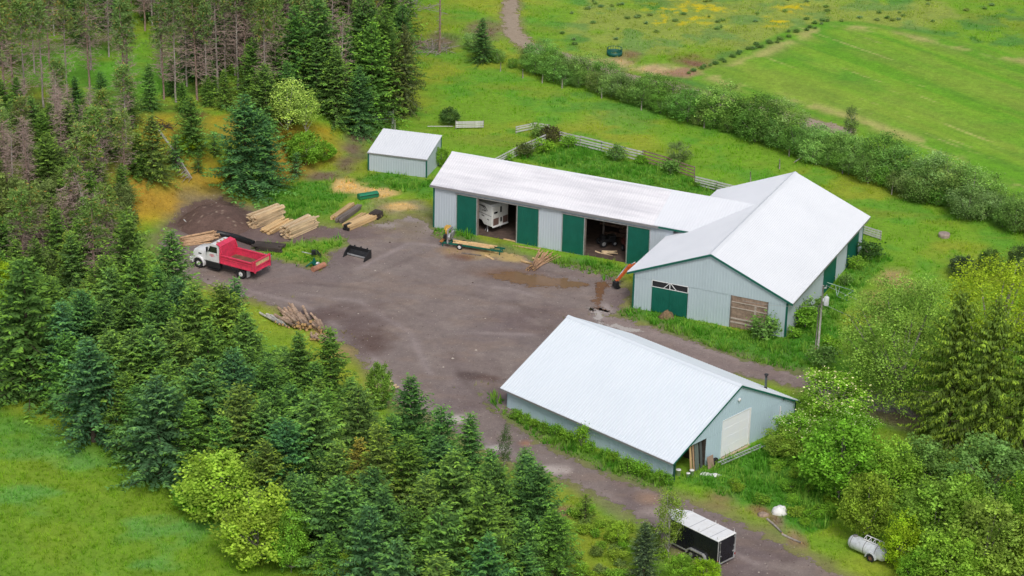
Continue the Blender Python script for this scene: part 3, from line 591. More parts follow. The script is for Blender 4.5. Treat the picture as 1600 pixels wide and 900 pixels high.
tr = thing('dump_truck', 'white conventional-cab dump truck with a faded red tipper box parked at the tree line', 'truck', p_r-ln*1.05, hd); tr.scale = [(p_f-p_r).length/4.9]*3
m = MB()
for y in (-.42, .42): m.b2((-1.3, y-.06, .78), (5.3, y+.06, 1.02))
for x in (-1.2, 1.2, 2.4, 4.2): m.b2((x-.06, -.38, .8), (x+.06, .38, .98))
m.tube([(0, -1, .52), (0, 1, .52)], .1, 10); m.tube([(4.9, -1, .52), (4.9, 1, .52)], .07, 10); m.build('chassis', BLACKP, tr)
m = MB(); sec = []
for x, w, z0, z1 in ((5.72, .78, .95, 1.62), (5.5, .86, .85, 1.78), (4.9, .92, .95, 1.9), (4.2, 1.0, .95, 2.02), (3.75, 1.04, .95, 2.05)):
    sec.append([(x, -w, z0), (x, -w, z1-.25), (x, -w*.72, z1-.04), (x, 0, z1), (x, w*.72, z1-.04), (x, w, z1-.25), (x, w, z0)])
V = [p for s in sec for p in s]; n = 7
m.add(V, [(i*n+k, i*n+k+1, (i+1)*n+k+1, (i+1)*n+k) for i in range(4) for k in range(6)]+[tuple(range(7)), tuple(range(28, 35))[::-1]], 0, True); hood = m.build('hood', TRUCKW, tr)
m = MB(); m.b2((5.715, -.6, 1.02), (5.76, .6, 1.5)); m.build('grille', BLACKP, hood)
for y in (-.72, .72):
    m = MB(); m.b2((5.66, y-.13, 1.1), (5.74, y+.13, 1.3)); m.build('headlight', GALV, hood)
m = MB(); m.b2((4.6, .985, 1.42), (4.95, .998, 1.52)); m.build('hood_vent', BLACKP, hood)
m = MB(); m.b2((5.7, -1.1, .55), (5.95, 1.1, .9)); m.build('bumper', TRUCKW, tr, .05)
for sy in (1, -1):
    m = MB(); pr = [(4.9+.68*math.cos(a), .52+.66*math.sin(a)) for a in np.linspace(-.05, math.pi+.25, 12)]; pi_ = [(4.9+.58*math.cos(a), .52+.56*math.sin(a)) for a in np.linspace(-.05, math.pi+.25, 12)]
    for i in range(11):
        q = [pr[i], pr[i+1], pi_[i+1], pi_[i]]; m.prism([(x, .82*sy, z) for x, z in q], (0, .36*sy, 0))
    m.build('front_fender', TRUCKW, tr)
m = MB(); prof = [(2.5, .95), (4.0, .95), (4.0, 1.98), (3.55, 2.68), (3.3, 2.76), (2.55, 2.74), (2.5, 2.6)]
m.prism([(x, -1.06, z) for x, z in prof], (0, 2.12, 0)); cab = m.build('cab', TRUCKW, tr, .05)
m = MB()
m.prism([(3.985, -.92, 2.04), (3.985, .92, 2.04), (3.6, .86, 2.62), (3.6, -.86, 2.62)], (.03, 0, .018)); m.build('windscreen', GLASS, cab)
for sy in (1, -1):
    m = MB(); m.prism([(2.72, 1.063*sy, 1.9), (3.78, 1.063*sy, 1.9), (3.5, 1.063*sy, 2.5), (2.72, 1.063*sy, 2.5)], (0, .012*sy, 0)); m.build('side_window', GLASS, cab)
m = MB(); m.b2((2.62, 1.062, 1.0), (3.9, 1.08, 1.86)); dr = m.build('door', TRUCKW, cab, .02)
m = MB()
for z, x0, x1 in ((1.66, 3.1, 3.5), (1.56, 3.0, 3.62), (1.46, 3.15, 3.45)): m.b2((x0, 1.081, z), (x1, 1.086, z+.05))
m.build('door_lettering', REDP, dr)
m = MB(); m.b2((2.68, 1.08, 1.75), (2.82, 1.1, 1.79)); m.build('handle', BLACKP, dr)
m = MB(); m.b2((3.72, 1.15, 1.95), (3.8, 1.35, 2.4)); m.tube([(3.75, 1.06, 2.2), (3.75, 1.2, 2.2)], .02); m.build('mirror', BLACKP, cab)
for y in (-.5, 0, .5): MB().b2((3.0, y-.07, 2.76), (3.14, y+.07, 2.81)).build('roof_marker', pm('amber_lens', (.5, .2, .03), .3), cab)
m = MB(); m.b2((2.35, .75, .42), (3.95, 1.16, .94)); m.b2((2.45, .72, .3), (3.7, 1.2, .36)); m.build('fuel_tank', BLACKP, tr, .06)
bx = thing('tipper_box', None, None); bx.parent = tr
m = MB(); m.b2((-1.55, -1.18, 1.12), (2.3, 1.18, 1.22)); m.build('box_floor', RUST, bx)
for sy in (1, -1):
    m = MB(); m.b2((-1.55, 1.2*sy, 1.12), (2.3, 1.14*sy, 1.86)); m.b2((-1.6, 1.1*sy, 1.82), (2.32, 1.28*sy, 1.94)); m.b2((-1.6, 1.14*sy, 1.08), (2.32, 1.27*sy, 1.22)); m.b2((-1.6, 1.2*sy, 1.56), (2.3, 1.235*sy, 1.64))
    for x in (-1.52, 2.2): m.b2((x-.09, 1.2*sy, 1.1), (x+.11, 1.29*sy, 2.1))
    m.build('side_panel', REDP, bx, .015)
m = MB(); m.b2((2.24, -1.2, 1.12), (2.34, 1.2, 2.72))
for y in (-.95, 0, .95): m.b2((2.34, y-.06, 1.15), (2.42, y+.06, 2.7))
m.prism([(2.24, -1.2, 2.66), (2.24, 1.2, 2.66), (2.8, 1.1, 2.82), (2.8, -1.1, 2.82)], (0, 0, .07))
for y in (-1.2, 1.14): m.prism([(2.24, y, 2.0), (2.24, y, 2.7), (2.0, y, 2.06)], (0, .06, 0))
m.build('headboard', REDP, bx, .015)
m = MB(); m.b2((-1.66, -1.2, 1.0), (-1.56, 1.2, 2.12))
for y in (-1.14, 1.14): m.b2((-1.75, y-.08, .95), (-1.66, y+.08, 2.2))
for z in (1.05, 1.5, 2.0): m.b2((-1.73, -1.06, z), (-1.66, 1.06, z+.1))
tg = m.build('tailgate', REDP, bx, .015)
m = MB(); m.b2((-1.69, -1.04, 1.62), (-1.662, 1.04, 1.98)); m.build('tailgate_board', WOODN, tg)
wheel(tr, (4.9, 1.0, .5), .5, .28, .25, 1); wheel(tr, (4.9, -1.0, .5), .5, .28, .25, -1)
for sy in (1, -1):
    wheel(tr, (0, 1.02*sy, .5), .5, .26, .25, sy); wheel(tr, (0, .72*sy, .5), .5, .26, .25, -sy)
    m = MB(); m.b2((-.75, .65*sy, .3), (-.72, 1.15*sy, 1.0)); m.build('mudflap', GALV, tr)
# implement hitched behind the truck
g = at(412, 417)
sp = thing('spreader', 'grey metal spreader with a steel hopper standing behind the red tailgate', 'spreader', g, hd)
m = MB(); m.prism([(-.45, -.9, 1.1), (.45, -.9, 1.1), (.18, -.9, .45), (-.18, -.9, .45)], (0, 1.8, 0)); m.build('hopper', GALV, sp, .02)
m = MB()
for x in (-.3, .3):
    for y in (-.8, .8): m.b2((x-.04, y-.04, 0), (x+.04, y+.04, .6))
m.b2((-.35, -.85, .3), (.35, .85, .36)); m.lathe([(0, .2), (.32, .2), (.32, .24), (0, .25)], (0, 0, 0), n=16); m.build('frame', BLACKP, sp)

# enclosed cargo trailer
TB = pm('black_trailer_skin', (.012, .013, .019), .28, var=.25, scale=1.5, bmp=.03)
p0 = at(1120, 884, .35); p1 = at(1147.5, 868, .35); zt = zfor(p0, 846); lf = at(1050.5, 811, zt)
hd = yaw(p0, lf); Wt = 2.13; Ls = ((lf-p0).xy).length; Ln = 1.25
right = Vector((math.sin(hd), -math.cos(hd), 0))
ct = thing('cargo_trailer', 'black enclosed cargo trailer with a white roof and ladder racks parked beside the gravel lane', 'trailer', Vector((p0.x, p0.y, 0))+right*Wt/2, hd)
m = MB(); hw_ = Wt/2; nose = [(Ls, -hw_), (Ls+Ln*.75, -hw_*.42), (Ls+Ln, -.22), (Ls+Ln, .22), (Ls+Ln*.75, hw_*.42), (Ls, hw_)]
m.prism([(0, hw_, .4), (0, -hw_, .4)]+[(x, y, .4) for x, y in nose], (0, 0, zt-.47)); bd = m.build('body', TB, ct)
m = MB(); e = .03
m.prism([(-e, hw_+e, zt-.065), (-e, -hw_-e, zt-.065)]+[(x+e*.8, y*1.03, zt-.065) for x, y in nose], (0, 0, .065)); rf = m.build('roof', WHITEP, ct, .02)
m = MB()
for x in (.9, 2.0, 3.1, Ls): m.b2((x-.03, -hw_, zt+.0), (x+.03, hw_, zt+.012))
m.build('roof_seam', GALV, rf)
for x in (.15, 2.1, Ls-.35):
    m = MB()
    for sy in (1, -1):
        m.tube([(x, sy*(hw_-.05), zt), (x, sy*(hw_-.05), zt+.28)], .025, 6); m.b2((x-.06, sy*(hw_-.1), zt), (x+.06, sy*hw_, zt+.02))
    m.b2((x-.03, -hw_+.05, zt+.012), (x+.03, hw_-.05, zt+.06)); m.build('ladder_rack', WHITEP, rf)
m = MB()
for s_ in (1, -1): m.b2((-.02, s_*hw_-.0, .34), (Ls, s_*(hw_+.025), .46)); m.b2((-.03, s_*(hw_-.09), .4), (-.003, s_*(hw_+.02), zt-.06))
m.b2((-.035, -hw_+.02, .33), (-.002, hw_-.02, .47)); m.build('edge_trim', GALV, ct)
m = MB(); m.b2((-.055, -hw_+.1, .5), (-.004, hw_-.1, zt-.12)); dr = m.build('ramp_door', TB, ct, .02)
for y in (hw_-.2, -hw_+.2):
    m = MB(); m.tube([(-.075, y, .5), (-.075, y, zt-.15)], .02, 6); m.b2((-.1, y-.06, 1.05), (-.06, y+.2*(-1 if y > 0 else 1), 1.13))
    for z in (.55, 1.5, zt-.25): m.b2((-.09, y-.07, z), (-.055, y+.07, z+.1))
    m.build('door_latch', GALV, dr)
for y in (hw_-.02, -hw_+.02):
    m = MB(); m.b2((-.05, y-.05, .62), (-.031, y+.05, .8)); m.build('tail_light', pm('red_lens', (.4, .02, .02), .25), ct)
for sy in (1, -1):
    m = MB(); pts = [(2.0-.98, .36), (2.0-.82, .72), (2.0-.6, .86), (2.0+.6+.2, .86), (2.0+1.02, .72), (2.0+1.18, .36)]
    ins = [(2.0-.86, .36), (2.0-.72, .66), (2.0-.55, .77), (2.0+.75, .77), (2.0+.92, .66), (2.0+1.06, .36)]
    for i in range(5): m.prism([(pts[i][0], sy*(hw_+.0), pts[i][1]), (pts[i+1][0], sy*(hw_+.0), pts[i+1][1]), (ins[i+1][0], sy*hw_, ins[i+1][1]), (ins[i][0], sy*hw_, ins[i][1])], (0, sy*.24, 0))
    m.build('fender', GALV, ct)
    for x in (1.6, 2.6): wheel(ct, (x, sy*(hw_+.1), .36), .36, .2, .2, sy, GALV)
m = MB(); m.tube([(Ls+.2, .7, .42), (Ls+Ln+1.0, .03, .42)], .05, 6); m.tube([(Ls+.2, -.7, .42), (Ls+Ln+1.0, -.03, .42)], .05, 6); m.tube([(Ls+Ln+.7, 0, .05), (Ls+Ln+.7, 0, .9)], .04, 8); m.b2((Ls+Ln+.9, -.08, .38), (Ls+Ln+1.25, .08, .5)); m.build('hitch', BLACKP, ct)

# travel trailer inside the shed: its rear end fills the first bay
RVW = pm('camper_white', (.72, .72, .71), .4, var=.06, scale=1.5, dirt=(.5, .47, .43)); RVB = pm('camper_brown_graphic', (.16, .10, .085), .45); RVG = pm('camper_grey_graphic', (.10, .10, .11), .4)
cw_ = at(768.5, 354.5, .9); rvd = R(135)
rv = thing('travel_trailer', 'white travel trailer with swoosh graphics backed into the first open bay of the long shed', 'camper', (cw_.x, cw_.y, 0), rvd)
m = MB(); m.prism([(0, 0, .85), (1.25, 0, .85), (1.6, 0, 1.25), (6, 0, 1.3), (6, 0, 3.3), (.25, 0, 3.3), (0, 0, 3.05)], (0, -2.45, 0)); m.build('body', RVW, rv, .06)
m = MB()
def band(p, q, w0, w1, y=.012):
    (x0, z0), (x1, z1) = p, q; m.prism([(x0, y-.01, z0), (x1, y-.01, z1), (x1, y-.01, z1+w1), (x0, y-.01, z0+w0)], (0, .012, 0))
for dz in (0, .32):
    band((.7+dz, 2.55), (1.15+dz, 2.85), .03, .16); band((1.15+dz, 2.85), (2.2+dz, 2.95), .16, .05); band((.7+dz, 2.52), (1.2+dz, 2.35), .03, .14)
band((.1, 2.02), (3, 2.12), .05, .05); band((.45, 1.5), (.75, 1.54), .1, .1); band((1.2, 1.75), (1.6, 1.8), .12, .12); m.build('side_graphic', RVG, rv)
MB().b2((-.02, -.2, .95), (-.003, -1.0, 1.75)).build('rear_graphic', RVB, rv); MB().b2((-.02, -1.65, .95), (-.003, -2.35, 1.75)).build('rear_graphic', RVB, rv)
for p, q_ in (((-.03, -1.25, 1.2), (-.004, -1.45, 1.7)), ((-.03, -1.2, 2.3), (-.004, -1.42, 2.95)), ((-.03, -.3, 2.3), (-.004, -.8, 2.5))): MB().b2(p, q_).build('rear_window', GLASS, rv)
m = MB(); m.b2((-.12, -.05, .78), (-.004, -2.4, .9)); m.build('bumper', WHITEP, rv)
for y in (-.25, -2.2):
    m = MB(); m.tube([(.9, y, 0), (.9, y, .9)], .05, 8); m.b2((.75, y-.15, 0), (1.05, y+.15, .03)); m.tube([(.9, y, .75), (1.3, y, .05)], .025, 6); m.build('jack', GALV, rv)
for x in (3.0, 3.9):
    for sy, y in ((1, -.15), (-1, -2.3)): wheel(rv, (x, y, .38), .38, .22, .2, sy, GALV)

# portable sawmill with a log bed
p, q = at(690, 376, .45), at(787, 391, .45); hd = yaw(p, q); Lm = (q-p).length
sm = thing('portable_sawmill', 'green portable band sawmill with a yellow and grey cutting head by the first bay', 'sawmill', (p.x, p.y, 0), hd)
m = MB()
for y in (-.45, .45): m.b2((0, y-.05, .38), (Lm, y+.05, .54))
k = .3
while k < Lm: m.b2((k-.06, -.45, .4), (k+.06, .45, .5)); k += .8
for x in (.3, Lm-.3):
    for y in (-.45, .45): m.b2((x-.04, y-.04, 0), (x+.04, y+.04, .4))
m.build('bed_frame', GREENP, sm)
m = MB(); m.b2((.0, -.65, .55), (.35, .6, .62)); m.build('bed_end', pm('orange_primer', (.45, .17, .04), .6), sm)
for sy in (-1, 1): wheel(sm, (2.3, .62*sy, .32), .32, .2, .19, sy)
hd_ = thing('saw_head', None, None); hd_.parent = sm
m = MB()
for y in (-.6, .6): m.b2((.85, y-.05, .5), (1.0, y+.05, 2.0))
m.b2((.85, -.6, 1.9), (1.0, .6, 2.05)); m.build('mast', GALV, hd_)
m = MB(); m.b2((1.02, -.75, 1.0), (1.2, .75, 1.55)); m.lathe([(0, -.1), (.36, -.1), (.36, .1), (0, .1)], (1.1, -.5, 1.25), 'X', 16); m.lathe([(0, -.1), (.36, -.1), (.36, .1), (0, .1)], (1.1, .5, 1.25), 'X', 16); m.build('blade_guard', GALV, hd_)
m = MB(); m.lathe([(0, -.1), (.42, -.1), (.42, .1), (0, .12)], (.7, -.15, 1.75), 'X', 16); m.box((.6, .2, 1.95), (.55, .7, .4)); m.build('engine_cover', pm('yellow_cover', (.62, .36, .06), .5, dirt=(.3, .2, .1)), hd_, .04)
m = MB(); m.b2((.35, -.5, .9), (.8, .2, 1.35)); m.build('motor', BLACKP, hd_, .05)
def plank(pa, pb, w, t, z, label, group, mat=WOODN, cat='board', name='board'):
    d = pb-pa; o = MB().box((d.length/2, 0, 0), (d.length, w, t)).build(name, mat, None, .008); o.location = (pa.x, pa.y, z+T(pa.x, pa.y)); o.rotation_euler = (0, -math.asin(max(-1, min(1, d.z/max(d.length, .01)))), math.atan2(d.y, d.x)); return tag(o, label, cat, group)
rm = Matrix.Rotation(hd, 3, 'Z'); sml = lambda x, y: Vector((p.x, p.y, 0))+rm @ Vector((x, y, 0))
for x0, x1, y, w, z in ((1.4, 5.6, -.25, .22, .59), (1.6, 6.0, .02, .2, .6), (1.2, 4.2, .3, .24, .59), (3.2, 6.2, .3, .2, .66), (2.0, 5.9, .1, .15, .68)):
    plank(sml(x0, y), sml(x1, y+random.uniform(-.08, .08)), w, .08, z, 'pale sawn board lying along the bed of the green sawmill', 'boards on the sawmill bed')
for a, b, lab in (((721, 396), (752, 400), 'thin slab board on the dirt in front of the sawmill wheel'), ((758, 399), (771, 406), 'short board lying askew in the sawdust in front of the sawmill'), ((801, 384), (842, 391), 'long bleached board lying in the grass at the foot of the second green door'), ((787, 374), (810, 379), 'pale board on the floor at the right side of the first open bay')):
    plank(at(*a), at(*b), .22, .06, .06, lab, None, WOODG if 'slab' in lab else WOODN)

# mini excavator behind the barn corner, arm reaching out
OR = pm('orange_machine_paint', (.62, .13, .03), .45, var=.2, scale=3, dirt=(.3, .14, .08))
bk, bd_ = at(961, 452), at(1004, 440); hd = yaw(bd_, bk); D = (bk-bd_).length
ex = thing('mini_excavator', 'orange mini excavator arm with a dark bucket reaching out past the barn corner', 'excavator', (bd_.x, bd_.y, 0), hd)
m = MB()
for y in (-.5, .5): m.b2((-.8, y-.17, .02), (.8, y+.17, .46))
m.build('track', RUBBER, ex, .1)
m = MB(); m.b2((-.8, -.6, .5), (.45, .6, 1.25)); m.build('house', OR, ex, .08)
m = MB(); m.b2((-.5, -.5, 2.1), (.4, .5, 2.2))
for x, y in ((-.45, -.45), (-.45, .45), (.35, -.45), (.35, .45)): m.tube([(x, y, 1.2), (x, y, 2.15)], .03)
m.build('canopy', BLACKP, ex)
e1 = Vector((D*.30, 0, 2.15)); e2 = Vector((D*.55, 0, 2.05)); e3 = Vector((D*.97, 0, .85))
def beam(name, pts, hs, w, mat, par):
    m = MB()
    for i in range(len(pts)-1):
        a, b = Vector(pts[i]), Vector(pts[i+1]); t = (b-a).normalized(); nn = Vector((-t.z, 0, t.x)); m.prism([a-nn*hs[i]-Vector((0, w/2, 0)), b-nn*hs[i+1]-Vector((0, w/2, 0)), b+nn*hs[i+1]-Vector((0, w/2, 0)), a+nn*hs[i]-Vector((0, w/2, 0))], (0, w, 0))
    return m.build(name, mat, par, .015)
beam('boom', [(.4, 0, 1.0), e1, e2], [.16, .22, .16], .26, OR, ex); beam('dipper', [e2+Vector((-.35, 0, .22)), e2, e3], [.12, .2, .13], .22, OR, ex)
m = MB(); m.tube([e1+Vector((0, 0, .3)), e2+Vector((-.3, 0, .25))], .05, 8); m.tube([e2+Vector((.1, 0, .3)), e3+Vector((-.05, 0, .35))], .05, 8); m.build('ram', GALV, ex)
m = MB(); m.prism([e3+Vector(q) for q in ((-.1, -.3, .1), (.22, -.3, -.05), (.28, -.3, -.5), (.0, -.3, -.78), (-.42, -.3, -.68), (-.2, -.3, -.45))], (0, .6, 0)); m.build('bucket', BLACKP, ex, .01)

# box pusher, trough, small implements
a, b = at(541, 399), at(573, 407); hd = yaw(a, b); Lp = (b-a).length
sb = thing('snow_pusher', 'black steel box pusher blade lying open side forward on the gravel', 'snow blade', (a.x, a.y, 0), hd)
m = MB(); m.add([(0, .15, 0), (Lp, .15, 0), (Lp, .55, .15), (0, .55, .15), (Lp, .75, .55), (0, .75, .55), (Lp, .7, .92), (0, .7, .92), (0, .25, 0), (Lp, .25, 0), (Lp, .62, .12), (0, .62, .12), (Lp, .83, .55), (0, .83, .55), (Lp, .78, .92), (0, .78, .92)],
    [(0, 1, 2, 3), (3, 2, 4, 5), (5, 4, 6, 7), (8, 11, 10, 9), (11, 13, 12, 10), (13, 15, 14, 12), (7, 6, 14, 15)])
for x in (.5, Lp/2, Lp-.5): m.b2((x-.05, .8, .1), (x+.05, .95, 1.0))
m.b2((0, .82, .4), (Lp, .93, .55)); m.build('moldboard', BLACKP, sb)
m = MB(); m.b2((.05, .1, .1), (Lp-.05, .2, .24)); m.build('cutting_edge', GALV, sb)
for x in (0, Lp):
    m = MB(); m.prism([(x-.04, -.55, .02), (x-.04, .85, .02), (x-.04, .85, .95), (x-.04, .35, .92), (x-.04, -.4, .4)], (.08, 0, 0)); m.b2((x-.07, -.6, 0), (x+.07, .8, .06)); m.build('end_plate', BLACKP, sb, .01)
a, b = at(560, 312), at(590, 307); hd = yaw(a, b); Lp = (b-a).length
gt = thing('feed_trough', 'long green covered trough standing on the wood chips near the small shed', 'trough', (a.x, a.y, 0), hd)
GREENL = pm('light_green_plastic', (.015, .22, .11), .45, var=.2, scale=2, dirt=(.1, .2, .12))
m = MB(); m.prism([(0, -.35, .06), (0, .35, .06), (0, .42, .5), (0, .2, .66), (0, -.2, .66), (0, -.42, .5)], (Lp, 0, 0)); m.build('body', GREENL, gt, .03)
m = MB(); m.b2((.1, -.3, .0), (.25, .3, .08)); m.b2((Lp-.25, -.3, 0), (Lp-.1, .3, .08)); m.b2((.02, -.44, .44), (Lp-.02, -.4, .5)); m.build('skid', BLACKP, gt)
g = at(497, 401); im = thing('ground_drive_rake', 'small black toothed implement lying in the grass island', 'implement', g, .4)
m = MB()
for y in np.linspace(-.6, .6, 6): m.tube([(-.4, y, .55), (-.1, y, .62), (.15, y, .35), (.1, y, .02)], .03, 5)
m.build('tine', BLACKP, im)
m = MB(); m.tube([(-.4, -.7, .55), (-.4, .7, .55)], .06, 8); m.tube([(.1, -.6, .45), (.1, .6, .45)], .05, 8); m.b2((-.7, -.15, .3), (-.3, .15, .75)); m.build('frame', BLACKP, im)
m = MB(); m.tube([(-.7, 0, .4), (-1.6, .55, .55)], .05, 8); m.build('drawbar', GALV, im)
g = at(490, 416); im = thing('green_tiller', 'small bright green three-point implement lying beside the rusty roller', 'implement', g, .5)
m = MB(); m.tube([(-.9, -.1, .15), (-.2, 0, .5), (.5, .1, .25)], .08, 8); m.prism([(-.2, -.12, .3), (.3, -.12, .3), (.1, -.12, 1.0)], (0, .24, 0)); m.b2((-.1, -.5, .18), (.15, .5, .34)); m.build('frame', GREENP, im, .01)
m = MB(); m.lathe([(.0, -.06), (.26, -.06), (.26, .06), (0, .06)], (.35, -.3, .28), 'Y', 14); m.build('disc', GALV, im)
a, b = at(489, 425), at(507, 417); d = b-a
rl = tag(MB().tube([(0, 0, .28), (d.length, 0, .28)], .28, 14).build('roller', pm('rusty_pink_steel', (.45, .2, .12), .7, var=.3, dirt=(.5, .34, .24)), None, .01), 'short rusty pink roller drum lying at the edge of the grass island', 'roller')
rl.location = (a.x, a.y, 0); rl.rotation_euler.z = math.atan2(d.y, d.x)
g = at(297, 352); o = MB().box((0, 0, 0), (1.0, 1.4, .04), ry=.3).build('sheet_panel', WHITEP); o.location = g+Vector((0, 0, .35)); o.rotation_euler.z = .5; tag(o, 'white sheet panel lying on the dirt at the foot of the ochre bank', 'panel')

# ------------------------------------------------------------------ lumber and logs
def lumber(fl, fr, bl, h, bw, bt, label, mat=WOODP, messy=.25, taper=0, name='lumber_stack'):
    a, b, c = at(*fl), at(*fr), at(*bl); w = (b-a).length; hd = yaw(a, c); L = (c-a).length
    side = 1 if (Vector((math.cos(hd), math.sin(hd), 0)).cross(b-a)).z > 0 else -1
    root = thing(name, label, 'lumber', (a.x, a.y, 0), hd)
    meshes = []
    for k in range(4):
        meshes.append(MB().box((0, 0, 0), (1, bw*.95, bt*.93)).mesh('board', mat))
    nl = max(1, int(h/bt)); cnt = 0; tot = nl*max(1, int(w/bw)); big = 1 if tot <= 96 else tot/96
    nl = max(1, int(nl/math.sqrt(big))); nb = max(1, int(w/bw/math.sqrt(big))); sw, st = w/nb, h/nl
    for i in range(nl):
        ins = taper*i/nl
        for j in range(nb):
            if taper and abs(j-(nb-1)/2)/nb > .5-ins+.05: continue
            if i == nl-1 and random.random() < .2: continue
            o = link(bpy.data.objects.new('board', random.choice(meshes)), root); l = L*random.uniform(1-messy, 1.02)
            o.scale = (l, sw/bw, st/bt*random.uniform(.85, 1)); o.location = (L/2+random.uniform(-1, 1)*(L-l)*.5+random.uniform(-.05, .1), side*((j+.5)*sw+random.uniform(-.03, .03)), (i+.5)*st+.04)
            o.rotation_euler = (random.uniform(-.03, .03), random.uniform(-.006, .006), random.uniform(-.035, .035)*(1+messy))
    return root
lumber((385.5, 355), (402, 357), (433, 336), 1.55, .22, .12, 'tall stack of pale sawn boards, left of the two big stacks', WOODP, .2)
lumber((437, 371), (457, 373), (482, 351), 1.35, .22, .12, 'tall stack of pale sawn boards, right of the two big stacks', WOODP, .22)
lumber((405, 364), (424, 368), (440, 345), .45, .24, .12, 'low loose heap of yellow boards between the two tall stacks', WOODN, .3)
lumber((516, 344), (522, 347), (545, 322), .5, .2, .12, 'narrow pile of pale boards beside grey beams near the wood chips', WOODN, .1)
lumber((524, 349), (532, 351), (557, 326), .55, .28, .26, 'pile of grey weathered beams next to the pale boards', WOODG, .08, name='beam_pile')
lumber((534, 353), (541, 354), (566, 334), .2, .2, .08, 'pair of long yellow boards lying on the ground between the beam piles', WOODN, .06)
lumber((537, 358), (548, 361), (585, 337), .55, .3, .25, 'row of squared yellow timbers with dark ends, nearest the box pusher', WOODN, .08, name='beam_pile')
lumber((536, 359.5), (546, 361), (545, 355.5), .6, .3, .28, 'black wrapped end of the squared timbers', BLACKP, .02, name='tarp_wrap')
lumber((576, 343), (590, 341), (586, 336), .7, .3, .2, 'dark scrap wood heaped on the far end of the squared timbers', WOODD, .3, name='wood_scrap')
def log(pa, pb, r, z, label, group, mat=LOGM, name='log'):
    d = pb-pa; n = 9
    pts = [(t*d.length, random.uniform(-.03, .03), random.uniform(-.02, .02)) for t in (0, .35, .7, 1)]
    o = MB().tube(pts, [r*1.06, r, r*.94, r*.86], n, capmi=1).build(name, [mat, LOGE]); o.location = pa+Vector((0, 0, z)); o.rotation_euler = (random.uniform(0, 6), -math.asin(max(-1, min(1, d.z/d.length))), math.atan2(d.y, d.x)); o.rotation_mode = 'XYZ'
    return tag(o, label, 'log', group)
def logpile(p0, p1, p2, n, h, r, label, group, mat=LOGM, spread=.25, ml=.8):
    """p0-p1 the line of near ends, p2 the far end of the first log"""
    a, b, c = at(*p0), at(*p1), at(*p2)
    for k in range(n):
        t = random.random(); hh = h*(1-abs(2*t-1)**1.5)*random.random()
        s = a.lerp(b, t); d = (c-a)*random.uniform(ml, 1.05); d.rotate(Matrix.Rotation(random.gauss(0, spread*.4), 3, 'Z')); s = s+d*random.uniform(-.08, .15)
        rr = r*random.uniform(.7, 1.25); e = s+d+Vector((0, 0, random.uniform(-.15, .25)*h))
        log(s, e, rr, rr+hh+T(s.x, s.y), label, group, mat)
logpile((450, 512), (512, 522), (418, 484), 38, .8, .15, 'peeling brown log in the heap at the forest edge below the truck', 'logs heaped at the forest edge', spread=.3, ml=.6)
logpile((420, 505), (450, 512), (402, 488), 7, .25, .1, 'thin grey pole at the left of the log heap', 'grey poles beside the log heap', BARKW)
logpile((482, 532), (510, 540), (490, 523), 14, .45, .12, 'short reddish log in the small heap beside the sawdust below the log heap', 'short logs beside the sawdust', spread=.8)
logpile((594, 612), (606, 618), (598, 600), 18, .6, .11, 'split pale firewood piece in the heap at the yard corner behind the spruces', 'firewood at the yard corner', WOODP, .9)
logpile((822, 421), (838, 424), (850, 395), 22, .3, .055, 'thin peeled pole in the bundle lying on the gravel before the long shed', 'poles on the gravel before the long shed', pm('peeled_pole', (.48, .29, .17), .85, var=.35, scale=2), .3)
log(at(815, 409), at(830, 414), .14, .14, 'short stout log lying left of the pole bundle', None, WOODN); log(at(832, 405), at(846, 408), .1, .12, 'short pale log lying behind the pole bundle', None, WOODN)
logpile((284, 386), (286, 374), (338, 377), 22, .7, .11, 'pale slab wood piece in the pile behind the dump truck cab', 'slab wood behind the dump truck', pm('slab_wood', (.52, .33, .19), .85, var=.35, scale=2), .14)
lumber((400, 383), (402, 391), (446, 388), .5, .3, .14, 'dark rotting boards piled on the grass beyond the truck box', WOODD, .3)
o = MB().tube([at(340, 368)+Vector((0, 0, .3)), at(368, 374)+Vector((0, 0, .3)), at(396, 384)+Vector((0, 0, .3))], .3, 10).build('culvert_pipe', BLACKP); tag(o, 'long black plastic culvert pipe on the dirt behind the dump truck', 'pipe')
# stuff in the open second bay
q = lambda a, y, z=0: rA.location+rotm(A['r']) @ Vector((a, y, z))
def boxy(c, d, mat, name, label, cat, rzz=0, bev=.03):
    o = MB().box((0, 0, d[2]/2), d).build(name, mat, None, bev); o.location = c; o.rotation_euler.z = A['r']+rzz; return tag(o, label, cat)
def innerlog(n, a0, a1, y0, y1, h, mat, label, group, r=.13, ln=2.6):
    for k in range(n):
        a = random.uniform(a0, a1); y = random.uniform(y0, y1); s = q(a-ln/2, y+random.uniform(-.4, .4)); e = q(a+ln/2, y+random.uniform(-.4, .4)); e.z = random.uniform(-.3, .3)
        log(s, e, r*random.uniform(.7, 1.3), r+random.random()*h, label, group, mat)
innerlog(34, -8.6, -5.2, 1.5, 4.4, 2.2, pm('brown_timber', (.2, .12, .085), .9, var=.5, scale=2), 'dusty brown timber in the heap at the back of the second open bay', 'timbers at the back of the second bay', .16)
innerlog(18, -19.2, -16.5, 1.5, 4.2, 2.4, pm('brown_timber', (.2, .12, .085), .9), 'brown timber stacked at the back of the first open bay beside the camper', 'timbers at the back of the first bay', .15)
innerlog(5, -7.4, -6.2, -3.9, -3.5, .1, WOODP, 'pale offcut board on the floor of the second open bay', 'offcut boards in the second bay', .06, 1.7)
g = q(-7.9, -1.2); tc_ = thing('garden_tractor', 'dark garden tractor parked in the shade of the second open bay', 'tractor', g, A['r']+.8)
